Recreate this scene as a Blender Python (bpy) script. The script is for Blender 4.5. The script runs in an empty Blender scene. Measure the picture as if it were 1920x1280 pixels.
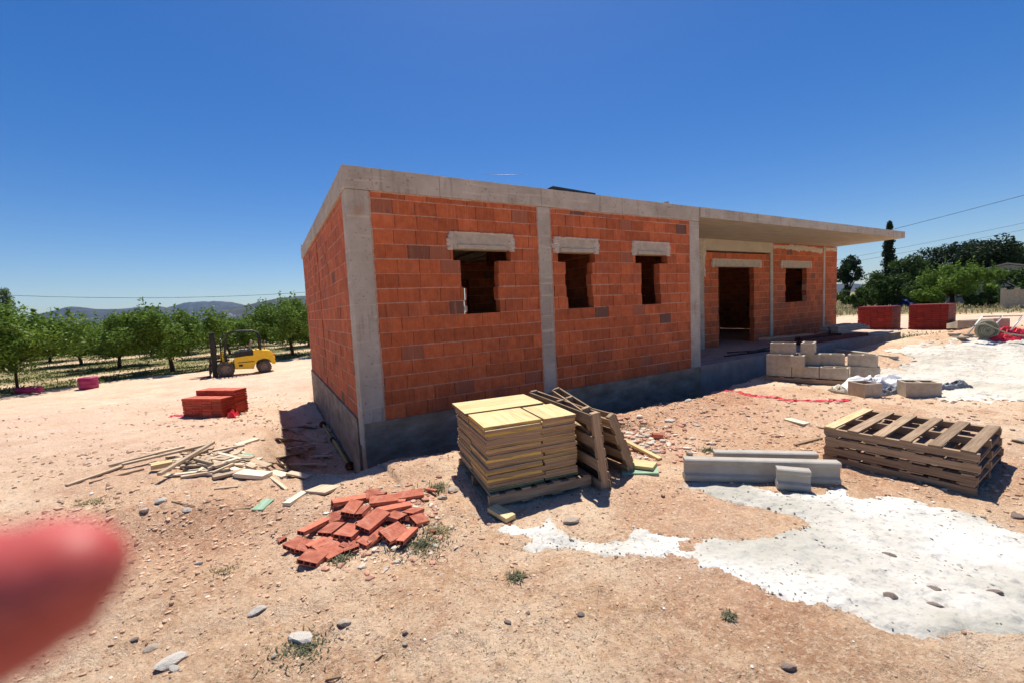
import bpy, bmesh, math, random
import numpy as np
from mathutils import Vector, Matrix, Euler
random.seed(7); rng = np.random.default_rng(7)
C = bpy.context.scene.collection
R = math.radians
sc = bpy.context.scene

# ------------------------------------------------------------------ camera, sky, sun
CAMZ = 1.6; FPX = 793.39; PITCH = .0782; ROLL = -.0478
cp, sp = math.cos(PITCH), math.sin(PITCH)
fwd = Vector((0, cp, -sp)); rt0 = Vector((1, 0, 0)); up0 = rt0.cross(fwd)
cr, sr = math.cos(ROLL), math.sin(ROLL)
RT = rt0*cr + up0*sr; UP = rt0*(-sr) + up0*cr
CAM = Vector((0, 0, CAMZ))
cd = bpy.data.cameras.new('camera'); cam = bpy.data.objects.new('camera', cd); C.objects.link(cam)
cam.matrix_world = Matrix(((RT.x, UP.x, -fwd.x, 0), (RT.y, UP.y, -fwd.y, 0), (RT.z, UP.z, -fwd.z, CAMZ), (0, 0, 0, 1)))
cd.sensor_width = 36; cd.lens = FPX/1920*36; cd.clip_start = .005; cd.clip_end = 20000
cd.dof.use_dof = True; cd.dof.focus_distance = 6.0; cd.dof.aperture_fstop = 4.0
sc.camera = cam

SUN_EL, SUN_AZ = R(67), R(2)      # azimuth east of +Y
w = bpy.data.worlds.new('World'); sc.world = w; w.use_nodes = True
nt = w.node_tree; nt.nodes.clear()
sky = nt.nodes.new('ShaderNodeTexSky'); sky.sky_type = 'NISHITA'; sky.sun_disc = False
sky.sun_elevation = SUN_EL; sky.sun_rotation = SUN_AZ; sky.altitude = 500
sky.air_density = 1.0; sky.dust_density = 0.7; sky.ozone_density = 3.0
bg = nt.nodes.new('ShaderNodeBackground'); bg.inputs['Strength'].default_value = .080
wo = nt.nodes.new('ShaderNodeOutputWorld')
hsv = nt.nodes.new('ShaderNodeHueSaturation'); hsv.inputs['Saturation'].default_value = 1.42; hsv.inputs['Hue'].default_value = .510; hsv.inputs['Value'].default_value = 1.0
nt.links.new(sky.outputs[0], hsv.inputs['Color']); nt.links.new(hsv.outputs[0], bg.inputs[0]); nt.links.new(bg.outputs[0], wo.inputs[0])
sd = bpy.data.lights.new('sun', 'SUN'); sd.energy = 5.0; sd.angle = R(.53); sd.color = (1, .93, .83)
so = bpy.data.objects.new('sun', sd); C.objects.link(so)
sv = Vector((math.sin(SUN_AZ)*math.cos(SUN_EL), math.cos(SUN_AZ)*math.cos(SUN_EL), math.sin(SUN_EL)))
so.rotation_euler = sv.to_track_quat('Z', 'Y').to_euler(); so.location = sv*30
sc.view_settings.view_transform = 'Standard'; sc.view_settings.look = 'None'
sc.view_settings.exposure = 0.45; sc.view_settings.gamma = 1
sc.cycles.max_bounces = 6

# ------------------------------------------------------------------ noise
_perm = rng.permutation(512)
_val = rng.random((512,))
def vnoise(x, y):
    x = np.asarray(x, float); y = np.asarray(y, float)
    xi = np.floor(x).astype(int); yi = np.floor(y).astype(int)
    fx = x-xi; fy = y-yi; fx = fx*fx*(3-2*fx); fy = fy*fy*(3-2*fy)
    def h(a, b): return _val[(_perm[(a & 511)]+b*57) & 511]
    return (h(xi, yi)*(1-fx)+h(xi+1, yi)*fx)*(1-fy)+(h(xi, yi+1)*(1-fx)+h(xi+1, yi+1)*fx)*fy*1.0
def fbm(x, y, o=4):
    s = 0; a = .5
    for k in range(o):
        s = s+a*(vnoise(x*2**k+17*k, y*2**k+31*k)-.5); a *= .5
    return s
def S(t): t = np.clip(t, 0, 1); return t*t*(3-2*t)

# ------------------------------------------------------------------ frames and terrain
TH = .5228; BX, BY = -1.9551, 5.3104
DD = np.array([math.cos(TH), math.sin(TH)]); NN = np.array([-math.sin(TH), math.cos(TH)])
ZF, ZS, ZT, ZP = .2227, 3.158, 3.4363, -.62      # floor, underside and top of fascia, foot of plinth
BL, BD = 16.985, 7.034
def btn(x, y): return (x-BX)*DD[0]+(y-BY)*DD[1], (x-BX)*NN[0]+(y-BY)*NN[1]
def bw(t, n, z=0): return Vector((BX+t*DD[0]+n*NN[0], BY+t*DD[1]+n*NN[1], z))
def gh(x, y, fine=True):
    x = np.asarray(x, float); y = np.asarray(y, float)
    z = -.85*S((y-4)/12)*S((-x-1)/3.5)
    t, n = btn(x, y)
    # trench round the house
    wob = fbm(x*1.1, y*1.1, 3)*.5
    inside_t = (t > -3) & (t < 22)
    dx = np.maximum(np.maximum(-t, t-BL), 0); dn = np.maximum(np.maximum(-n, n-BD), 0)
    dist = np.hypot(dx, dn)+wob
    depth = .62*(1-S((t-5)/5))+.2
    depth = np.where(t < 0, np.maximum(.62+z, .12), depth)
    depth = depth*(1-S((t-16)/2.5))
    wd = 1.15-.35*S((t-5)/4)
    z = z-depth*(1-S((dist-wd*.45)/(wd*.55)))
    # spoil bank along the trench, mounds on the right
    z = z+.07*np.exp(-((dist-1.45)/.3)**2)*(t > 0)*(t < 7)*(1-S((t-5)/2))
    z = z+.55*np.exp(-(((x-11.6)/2.6)**2+((y-10.2)/1.1)**2))*1.15*(1+.5*fbm(x*1.5, y*1.5, 4))
    z = z+.22*np.exp(-(((x-7.6)/1.7)**2+((y-8.9)/.7)**2))
    z = z-.12*np.exp(-(((x+2.9)/.9)**2+((y-3.0)/.35)**2))+.06*np.exp(-(((x+2.6)/1.2)**2+((y-3.6)/.25)**2))
    r = np.hypot(x, y); far = S((r-60)/60)
    z = z+(.10*fbm(x*.45, y*.45, 3)+.035*fbm(x*2.1, y*2.1, 3))*(1-far)*np.where(x < -2, 1.3, 1)*S((r-.3)/1.5)
    # wheel ruts of the track on the left
    u = (x+12)*.82-(y-10)*.57
    v_ = (x+12)*.57+(y-10)*.82
    z = z+.045*np.sin(u*3.3+.4*np.sin(v_*.5))*np.exp(-(u/4)**2)*S((-x-2.5)/2)+.07*fbm(u*2.6, v_*.35, 4)*S((-x-2)/2)*(1-far)
    z = z-.022*np.exp(-((y-1.9-.35*x+.25*np.sin(x*.9))/.11)**2)*S((x+4)/1)*(1-S((x-.6)/.6))*(.6+.4*np.sin((x*.9+y*.4)*60))*.9
    z = z-.018*np.exp(-((y-2.35-.35*x+.25*np.sin(x*.9))/.10)**2)*S((x+4)/1)*(1-S((x+1.2)/.6))
    if fine:
        z = z+.05*fbm(x*7, y*7, 3)+.045*np.maximum(fbm(x*19, y*19, 2), 0)
    return z
def H(x, y): return float(gh(x, y))
def ray(px, py): return fwd+RT*((px-960)/FPX)-UP*((py-640)/FPX)
def G(px, py, dz=0):
    """the point of the ground seen at photo position px, py"""
    d = ray(px, py); s = .4; prev = s
    while s < 400:
        p = CAM+d*s
        if p.z-dz < H(p.x, p.y):
            a, b = prev, s
            for _ in range(18):
                m = (a+b)/2; q = CAM+d*m
                if q.z-dz < H(q.x, q.y): b = m
                else: a = m
            p = CAM+d*b; return Vector((p.x, p.y, H(p.x, p.y)))
        prev = s; s *= 1.02
    return CAM+d*60
def GZ(px, py, z): d = ray(px, py); return CAM+d*((z-CAMZ)/d.z)
def AT(px, py, s): return CAM+ray(px, py)*s
print('G checks', G(915, 945), G(1437, 712), G(425, 705))

# ------------------------------------------------------------------ mesh builder
class MB:
    def __init__(s): s.v = []; s.f = []; s.c = []; s.uv = []; s.m = []; s.sm = []
    def add(s, vs, fs, pc=None, uvs=None, mi=0, smooth=False):
        b = len(s.v); s.v += [tuple(p) for p in vs]
        if pc is None: pc = random.random()
        for k, f in enumerate(fs):
            s.f.append([b+i for i in f]); s.c.append(pc); s.m.append(mi); s.sm.append(smooth)
            if uvs: s.uv.append(uvs[k])
            else: s.uv.append([(vs[i][0], vs[i][1]) for i in f])
    def box(s, c, size, rot=None, pc=None, mi=0, taper=None, jit=0):
        sx, sy, sz = [q/2 for q in size]; c = Vector(c)
        L = [Vector((x*sx, y*sy, z*sz)) for z in (-1, 1) for y in (-1, 1) for x in (-1, 1)]
        if jit: L = [p+Vector((random.uniform(-jit, jit), random.uniform(-jit, jit), random.uniform(-jit, jit))) for p in L]
        fs = [(0, 2, 3, 1), (4, 5, 7, 6), (0, 1, 5, 4), (2, 6, 7, 3), (0, 4, 6, 2), (1, 3, 7, 5)]
        ax = int(np.argmax(size)); du = random.uniform(0, 50); dv = random.uniform(0, 50)
        uvs = []
        for f in fs:
            P = [L[i] for i in f]; nn = (P[1]-P[0]).cross(P[2]-P[0]); k = max(range(3), key=lambda i: abs(nn[i]))
            oth = [i for i in range(3) if i != k]
            a, b = (ax, oth[0] if oth[1] == ax else oth[1]) if ax in oth else (oth[0], oth[1])
            uvs.append([(p[a]+du, p[b]+dv+k*.37) for p in P])
        W = [(rot @ p if rot else p)+c for p in L]
        s.add(W, fs, pc, uvs, mi)
    def bar(s, a, b, w, h, pc=None, mi=0, upv=Vector((0, 0, 1)), jit=0):
        a = Vector(a); b = Vector(b); d = b-a; l = d.length; x = d.normalized()
        y = upv.cross(x)
        if y.length < 1e-3: y = Vector((0, 1, 0)).cross(x)
        y.normalize(); z = x.cross(y)
        rot = Matrix((x, y, z)).transposed()
        s.box((a+b)/2, (l, w, h), rot, pc, mi, jit=jit)
    def tube(s, pts, rad, n=10, pc=None, mi=0, cap=True, smooth=True):
        pts = [Vector(p) for p in pts]; m = len(pts)
        if not hasattr(rad, '__len__'): rad = [rad]*m
        vs = []; ref = None
        for i in range(m):
            t = (pts[min(i+1, m-1)]-pts[max(i-1, 0)]).normalized()
            if ref is None: ref = Vector((0, 0, 1)) if abs(t.z) < .9 else Vector((1, 0, 0))
            a = t.cross(ref).normalized(); b = t.cross(a); ref = b.cross(t)*1.0
            ref = -ref if ref.length == 0 else ref
            for k in range(n):
                th = 2*math.pi*k/n; vs.append(pts[i]+(a*math.cos(th)+b*math.sin(th))*rad[i])
        fs = []
        uvs = []
        for i in range(m-1):
            for k in range(n):
                k2 = (k+1) % n; fs.append((i*n+k, i*n+k2, (i+1)*n+k2, (i+1)*n+k))
                uvs.append([(i, k/n), (i, (k+1)/n), (i+1, (k+1)/n), (i+1, k/n)])
        if cap:
            fs.append(tuple(range(n-1, -1, -1))); fs.append(tuple(range((m-1)*n, m*n)))
            uvs += [[(0, 0)]*n, [(0, 0)]*n]
        s.add(vs, fs, pc, uvs, mi, smooth)
    def lathe(s, prof, origin, axis, n=24, pc=None, mi=0, smooth=True):
        """prof: (radius, height) pairs turned round axis"""
        ax = Vector(axis).normalized(); a = ax.orthogonal().normalized(); b = ax.cross(a); o = Vector(origin)
        vs = [o+ax*h+(a*math.cos(2*math.pi*k/n)+b*math.sin(2*math.pi*k/n))*r for r, h in prof for k in range(n)]
        fs = [(i*n+k, i*n+(k+1) % n, (i+1)*n+(k+1) % n, (i+1)*n+k) for i in range(len(prof)-1) for k in range(n)]
        s.add(vs, fs, pc, None, mi, smooth)
    def prism(s, poly, vec, pc=None, mi=0):
        vec = Vector(vec); n = len(poly); P = [Vector(p) for p in poly]
        vs = P+[p+vec for p in P]
        fs = [tuple(range(n-1, -1, -1)), tuple(range(n, 2*n))]+[(i, (i+1) % n, n+(i+1) % n, n+i) for i in range(n)]
        s.add(vs, fs, pc, None, mi)
    def mesh(s, name, mats):
        me = bpy.data.meshes.new(name); me.from_pydata(s.v, [], s.f)
        if not isinstance(mats, (list, tuple)): mats = [mats]
        for m in mats: me.materials.append(m)
        me.polygons.foreach_set('material_index', s.m); me.polygons.foreach_set('use_smooth', s.sm)
        a = me.attributes.new('pc', 'FLOAT', 'FACE'); a.data.foreach_set('value', s.c)
        ul = me.uv_layers.new(name='UVMap'); ul.data.foreach_set('uv', [q for f in s.uv for p in f for q in p])
        me.update(); return me
    def build(s, name, mats, parent=None, bevel=0):
        me = s.mesh(name, mats); o = bpy.data.objects.new(name, me); C.objects.link(o)
        if parent: o.parent = parent
        if bevel:
            b = o.modifiers.new('bevel', 'BEVEL'); b.width = bevel; b.segments = 2; b.limit_method = 'ANGLE'
        return o
def npmesh(name, v, f, mat, attrs=None, smooth=False, parent=None):
    """v (N,3), f (M,k) numpy arrays"""
    me = bpy.data.meshes.new(name); v = np.asarray(v, np.float32); f = np.asarray(f, np.int32); k = f.shape[1]
    me.vertices.add(len(v)); me.vertices.foreach_set('co', v.ravel())
    me.loops.add(f.size); me.loops.foreach_set('vertex_index', f.ravel())
    me.polygons.add(len(f)); me.polygons.foreach_set('loop_start', np.arange(0, f.size, k, dtype=np.int32))
    try: me.polygons.foreach_set('loop_total', np.full(len(f), k, np.int32))
    except Exception: pass
    me.polygons.foreach_set('use_smooth', np.full(len(f), smooth))
    for nm, (dom, arr) in (attrs or {}).items():
        a = me.attributes.new(nm, 'FLOAT', dom); a.data.foreach_set('value', np.asarray(arr, np.float32))
    me.materials.append(mat); me.update(calc_edges=True); me.validate()
    o = bpy.data.objects.new(name, me); C.objects.link(o)
    if parent: o.parent = parent
    return o
def tag(o, label=None, cat=None, group=None, kind=None):
    if label: o['label'] = label
    if cat: o['category'] = cat
    if group: o['group'] = group
    if kind: o['kind'] = kind
    return o
def empty(name, loc, rz=0, label=None, cat=None, group=None):
    o = bpy.data.objects.new(name, None); C.objects.link(o); o.empty_display_size = .1
    o.location = loc; o.rotation_euler = (0, 0, rz); return tag(o, label, cat, group)
def dup(root, loc=None, rot=None, label=None, group=None, scale=None, cat=None):
    def cp_(o, par):
        c = o.copy(); C.objects.link(c); c.parent = par
        for ch in [q for q in list(C.objects) if q.parent == o and q != c]: cp_(ch, c)
        return c
    r = cp_(root, None)
    if loc is not None: r.location = loc
    if rot is not None: r.rotation_euler = rot if hasattr(rot, '__len__') else (0, 0, rot)
    if scale is not None: r.scale = scale if hasattr(scale, '__len__') else (scale,)*3
    if label: r['label'] = label
    if group: r['group'] = group
    return r
def rotm(rx=0, ry=0, rz=0): return Euler((rx, ry, rz)).to_matrix()

# ------------------------------------------------------------------ materials
def mat(name, cols, scale=6, stretch=(1, 1, 1), coord='Object', rough=.85, bump=0, bscale=40, detail=6, pcv=0, pch=None, rr=None, dist=.02, spec=.3, metal=0, extra=None, bst=None):
    """procedural material: noise -> colour ramp, per-piece value change (pcv), per-piece odd colour (pch=(threshold, colour)), bump"""
    m = bpy.data.materials.new(name); m.use_nodes = True; t = m.node_tree; N = t.nodes; L = t.links
    b = N['Principled BSDF']; b.inputs['Roughness'].default_value = rough; b.inputs['Metallic'].default_value = metal
    b.inputs['Specular IOR Level'].default_value = spec
    tc = N.new('ShaderNodeTexCoord'); mp = N.new('ShaderNodeMapping'); mp.inputs['Scale'].default_value = stretch
    L.new(tc.outputs[coord], mp.inputs[0])
    nz = N.new('ShaderNodeTexNoise'); nz.inputs['Scale'].default_value = scale; nz.inputs['Detail'].default_value = detail; nz.inputs['Roughness'].default_value = .62
    L.new(mp.outputs[0], nz.inputs[0])
    rp = N.new('ShaderNodeValToRGB'); L.new(nz.outputs[0], rp.inputs[0])
    el = rp.color_ramp.elements
    while len(el) < len(cols): el.new(.5)
    for e, (p, c) in zip(el, cols): e.position = p; e.color = (*c, 1)
    col = rp.outputs[0]
    at = N.new('ShaderNodeAttribute'); at.attribute_name = 'pc'
    if pch:
        for th0, th1, cc in pch:
            gt = N.new('ShaderNodeMapRange'); gt.inputs[1].default_value = th0; gt.inputs[2].default_value = th1; L.new(at.outputs['Fac'], gt.inputs[0])
            mx = N.new('ShaderNodeMix'); mx.data_type = 'RGBA'; L.new(gt.outputs[0], mx.inputs[0]); L.new(col, mx.inputs[6]); mx.inputs[7].default_value = (*cc, 1); col = mx.outputs[2]
    if pcv:
        ma = N.new('ShaderNodeMath'); ma.operation = 'MULTIPLY'; ma.inputs[1].default_value = 7.13; L.new(at.outputs['Fac'], ma.inputs[0])
        fr = N.new('ShaderNodeMath'); fr.operation = 'FRACT'; L.new(ma.outputs[0], fr.inputs[0])
        mr = N.new('ShaderNodeMapRange'); mr.inputs[3].default_value = 1-pcv; mr.inputs[4].default_value = 1+pcv*.6; L.new(fr.outputs[0], mr.inputs[0])
        hs = N.new('ShaderNodeHueSaturation'); L.new(mr.outputs[0], hs.inputs['Value']); L.new(col, hs.inputs['Color']); col = hs.outputs[0]
    if extra: col = extra(N, L, tc, col)
    L.new(col, b.inputs['Base Color'])
    if bump:
        n2 = N.new('ShaderNodeTexNoise'); n2.inputs['Scale'].default_value = bscale; n2.inputs['Detail'].default_value = 5
        m2 = N.new('ShaderNodeMapping'); m2.inputs['Scale'].default_value = bst or stretch; L.new(tc.outputs[coord], m2.inputs[0]); L.new(m2.outputs[0], n2.inputs[0])
        bp = N.new('ShaderNodeBump'); bp.inputs['Strength'].default_value = bump; bp.inputs['Distance'].default_value = dist
        L.new(n2.outputs[0], bp.inputs['Height']); L.new(bp.outputs[0], b.inputs['Normal'])
    return m
def blotch(scale, lo, hi, colr, coord='Object', amount=1.0, stretch=(1, 1, 1)):
    def f(N, L, tc, col):
        mp = N.new('ShaderNodeMapping'); mp.inputs['Scale'].default_value = stretch; L.new(tc.outputs[coord], mp.inputs[0])
        nz = N.new('ShaderNodeTexNoise'); nz.inputs['Scale'].default_value = scale; nz.inputs['Detail'].default_value = 5; L.new(mp.outputs[0], nz.inputs[0])
        mr = N.new('ShaderNodeMapRange'); mr.inputs[1].default_value = lo; mr.inputs[2].default_value = hi; mr.inputs[4].default_value = amount; L.new(nz.outputs[0], mr.inputs[0])
        mx = N.new('ShaderNodeMix'); mx.data_type = 'RGBA'; L.new(mr.outputs[0], mx.inputs[0]); L.new(col, mx.inputs[6]); mx.inputs[7].default_value = (*colr, 1)
        return mx.outputs[2]
    return f
def chain(*fs):
    def f(N, L, tc, col):
        for q in fs: col = q(N, L, tc, col)
        return col
    return f
M = {}
M['brick'] = mat('terracotta_block', [(.3, (.37, .085, .032)), (.55, (.49, .125, .044)), (.75, (.55, .165, .072))], 9, pcv=.24,
    pch=[(.935, .95, (.29, .10, .055)), (.982, .986, (.19, .095, .07))], bump=1.0, bscale=1.0, stretch=(1, 1, 1), bst=(60, 3, 3), dist=.01,
    extra=chain(blotch(1.6, .54, .74, (.20, .075, .05), amount=.6), blotch(5, .66, .76, (.10, .06, .05), amount=.75, stretch=(1, 1, .6)), blotch(24, .62, .8, (.52, .28, .19), amount=.6), blotch(1, .55, .75, (.62, .24, .13), amount=.5, stretch=(60, 60, 1.5))))
M['mortar'] = mat('mortar', [(.3, (.40, .21, .14)), (.7, (.58, .38, .28))], 18, bump=.8, bscale=50)
M['smear'] = mat('mortar_smear', [(.3, (.42, .36, .30)), (.7, (.60, .52, .44))], 22, bump=.9, bscale=45)
M['conc'] = mat('cast_concrete', [(.25, (.32, .285, .235)), (.5, (.43, .39, .33)), (.75, (.53, .49, .42))], 2.2, bump=.35, bscale=35, dist=.01,
    extra=chain(blotch(1.1, .55, .75, (.27, .235, .19), amount=.75, stretch=(1, 1, .35)), blotch(5, .56, .7, (.25, .21, .165), amount=.6, stretch=(2.5, 2.5, .35)), blotch(1.5, .56, .66, (.56, .50, .41), amount=.6, stretch=(1, 1, 14)), blotch(26, .62, .70, (.15, .13, .11), amount=.7), blotch(3, .62, .72, (.34, .19, .11), amount=.5)))
M['plinth'] = mat('stained_plinth', [(.25, (.13, .10, .07)), (.45, (.25, .195, .14)), (.7, (.42, .34, .26))], 2.6, stretch=(1, 1, 2.2), bump=.6, bscale=30,
    extra=blotch(1.5, .5, .7, (.27, .17, .11), amount=.5))
M['soffit'] = mat('formed_soffit', [(.3, (.38, .33, .255)), (.7, (.52, .46, .365))], 1.5, bump=.15, bscale=10, stretch=(1, 4, 1))
M['floor'] = mat('dusty_slab', [(.3, (.28, .22, .19)), (.7, (.42, .34, .29))], 3, bump=.3)
M['lintel'] = mat('lintel_concrete', [(.3, (.34, .30, .24)), (.7, (.50, .44, .35))], 8, bump=.5, bscale=40)
M['precast'] = mat('precast_concrete', [(.3, (.33, .305, .265)), (.7, (.44, .41, .36))], 6, bump=.3, bscale=60, dist=.006, extra=blotch(2.5, .55, .72, (.38, .375, .35), amount=.5, stretch=(1, 1, 4)))
M['cblock'] = mat('concrete_block', [(.3, (.37, .30, .22)), (.7, (.53, .45, .35))], 9, bump=.8, bscale=70, pcv=.1, dist=.01)
M['wood_y'] = mat('yellow_board', [(.3, (.48, .32, .13)), (.5, (.66, .49, .24)), (.72, (.78, .64, .38))], 3.2, stretch=(1.0, 14, 14), coord='UV', rough=.7, pcv=.12, bump=.25, bscale=6, dist=.004,
    extra=blotch(3, .58, .72, (.55, .46, .34), 'UV', amount=.5))
M['wood_edge'] = mat('board_edge', [(.3, (.24, .14, .075)), (.55, (.46, .29, .13)), (.8, (.62, .42, .17))], 2.5, stretch=(1.2, 22, 22), coord='UV', rough=.8, pcv=.30, bump=.4, bscale=6, dist=.004,
    pch=[(.62, .64, (.33, .21, .13)), (.85, .87, (.60, .40, .10))], extra=blotch(4, .52, .66, (.22, .14, .09), 'UV', amount=.75, stretch=(1, 8, 8)))
M['wood_g'] = mat('green_edge', [(.3, (.05, .085, .05)), (.7, (.12, .17, .11))], 4, stretch=(1, 10, 10), coord='UV')
M['wood_p'] = mat('pallet_wood', [(.3, (.20, .13, .08)), (.55, (.35, .245, .155)), (.8, (.50, .38, .27))], 3, stretch=(1, 16, 16), coord='UV', rough=.85, pcv=.35, bump=.5, bscale=5, dist=.004)
M['wood_w'] = mat('weathered_wood', [(.3, (.34, .25, .16)), (.55, (.55, .43, .30)), (.8, (.68, .58, .45))], 3, stretch=(1, 16, 16), coord='UV', rough=.85, pcv=.35, bump=.5, bscale=5, dist=.004, pch=[(.9, .93, (.30, .22, .16))])
M['wood_pale'] = mat('fresh_sawn_wood', [(.3, (.60, .50, .36)), (.7, (.80, .70, .52))], 3, stretch=(1, 16, 16), coord='UV', rough=.8, pcv=.1, bump=.3, bscale=5, dist=.004)
M['green_w'] = mat('green_painted_board', [(.3, (.17, .30, .19)), (.7, (.36, .50, .36))], 5, stretch=(1, 5, 5), coord='UV')
M['redbrick'] = mat('loose_red_brick', [(.3, (.38, .10, .06)), (.6, (.54, .18, .11)), (.8, (.66, .34, .25))], 12, bump=1.0, bscale=1, bst=(3, 70, 70), coord='UV', dist=.012, pcv=.3,
    extra=blotch(5, .6, .75, (.66, .42, .32), 'UV', amount=.5))
M['redpack'] = mat('red_wrapped_tile', [(.3, (.17, .012, .010)), (.7, (.25, .024, .018))], 5, pcv=.2, rough=.6, bump=.3, bscale=30)
M['orpack'] = mat('tile_edges', [(.3, (.40, .035, .02)), (.7, (.54, .10, .05))], 6, pcv=.35, bump=.4, bscale=30)
M['redtop'] = mat('red_tile_top', [(.3, (.44, .10, .06)), (.7, (.55, .16, .10))], 8, pcv=.1)
M['redplastic'] = mat('red_plastic', [(.3, (.55, .015, .03)), (.7, (.68, .04, .06))], 8, rough=.45, bump=.4, bscale=40)
M['magenta'] = mat('magenta_plastic', [(.3, (.26, .012, .07)), (.7, (.40, .04, .13))], 4, rough=.5)
M['dkred'] = mat('painted_steel', [(.3, (.10, .025, .02)), (.7, (.18, .06, .04))], 6)
M['yellow'] = mat('yellow_paint', [(.3, (.80, .47, .01)), (.7, (.90, .58, .02))], 4, rough=.4, spec=.5, extra=blotch(7, .62, .8, (.45, .30, .10), amount=.5))
M['black'] = mat('black_paint', [(.3, (.012, .012, .012)), (.7, (.03, .028, .026))], 8, rough=.5)
M['rubber'] = mat('dusty_rubber', [(.3, (.06, .05, .042)), (.7, (.14, .115, .095))], 8, rough=.95)
M['rim'] = mat('dusty_rim', [(.3, (.16, .12, .09)), (.7, (.28, .22, .17))], 8)
M['seat'] = mat('cracked_vinyl', [(.4, (.20, .14, .09)), (.6, (.55, .48, .36))], 9)
M['white_p'] = mat('white_plastic', [(.3, (.62, .61, .60)), (.7, (.78, .77, .76))], 3, rough=.45, bump=.4, bscale=14, dist=.02)
M['grey_p'] = mat('grey_plastic', [(.3, (.10, .11, .13)), (.7, (.24, .26, .29))], 5, rough=.5)
M['steel'] = mat('galvanised_steel', [(.3, (.45, .46, .48)), (.7, (.62, .63, .65))], 6, rough=.35, metal=.7)
M['prop_y'] = mat('yellow_prop_paint', [(.3, (.42, .27, .08)), (.7, (.58, .40, .14))], 8)
M['dark'] = mat('dark_panel', [(.3, (.02, .022, .026)), (.7, (.045, .05, .055))], 5)
M['spool'] = mat('pale_hose', [(.3, (.26, .26, .19)), (.7, (.38, .37, .28))], 8)
M['stone'] = mat('limestone', [(.3, (.44, .35, .26)), (.7, (.64, .54, .43))], 14, bump=.6, bscale=50, pcv=.15, pch=[(.55, .6, (.30, .20, .15)), (.82, .85, (.70, .68, .64))])
M['stone_w'] = mat('white_rubble', [(.3, (.62, .57, .49)), (.7, (.85, .80, .72))], 12, bump=.8, bscale=40)
M['stone_d'] = mat('brown_pebble', [(.3, (.16, .12, .10)), (.7, (.30, .24, .20))], 12, bump=.5, bscale=50)
M['bark'] = mat('bark', [(.3, (.05, .035, .025)), (.7, (.11, .08, .06))], 12, stretch=(1, 1, .2), bump=.8)
M['wire'] = mat('cable_black', [(.3, (.02, .02, .02)), (.7, (.03, .03, .03))], 4)
M['house_w'] = mat('grey_render', [(.3, (.30, .29, .28)), (.7, (.38, .37, .35))], 2)
M['blue'] = mat('blue_paint', [(.3, (.01, .03, .16)), (.7, (.02, .05, .24))], 3)

def leafmat(name, c0, c1, c2):
    m = mat(name, [(.3, c0), (.5, c1), (.72, c2)], 2.2, pcv=.35, rough=.6, spec=.2)
    t = m.node_tree; b = t.nodes['Principled BSDF']
    tr = t.nodes.new('ShaderNodeBsdfTranslucent'); mx = t.nodes.new('ShaderNodeMixShader'); mx.inputs[0].default_value = .27
    src = b.inputs['Base Color'].links[0].from_socket; t.links.new(src, tr.inputs[0])
    out = t.nodes['Material Output']; t.links.new(b.outputs[0], mx.inputs[1]); t.links.new(tr.outputs[0], mx.inputs[2]); t.links.new(mx.outputs[0], out.inputs[0])
    return m
M['leaf'] = leafmat('almond_leaves', (.075, .135, .02), (.135, .23, .03), (.22, .33, .05))
M['leaf_pale'] = leafmat('pale_leaves', (.10, .15, .06), (.17, .24, .11), (.26, .33, .18))
M['leaf_dark'] = leafmat('pine_needles', (.012, .028, .012), (.022, .045, .018), (.04, .07, .025))
M['leaf_mid'] = leafmat('carob_leaves', (.03, .06, .015), (.055, .10, .02), (.09, .15, .035))
M['weed'] = leafmat('weed_leaves', (.10, .105, .06), (.17, .175, .10), (.27, .26, .16))
M['dry'] = leafmat('dry_grass', (.26, .22, .11), (.36, .31, .17), (.48, .42, .26))
M['grassg'] = leafmat('orchard_grass', (.07, .09, .02), (.12, .15, .035), (.22, .24, .08))

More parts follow.
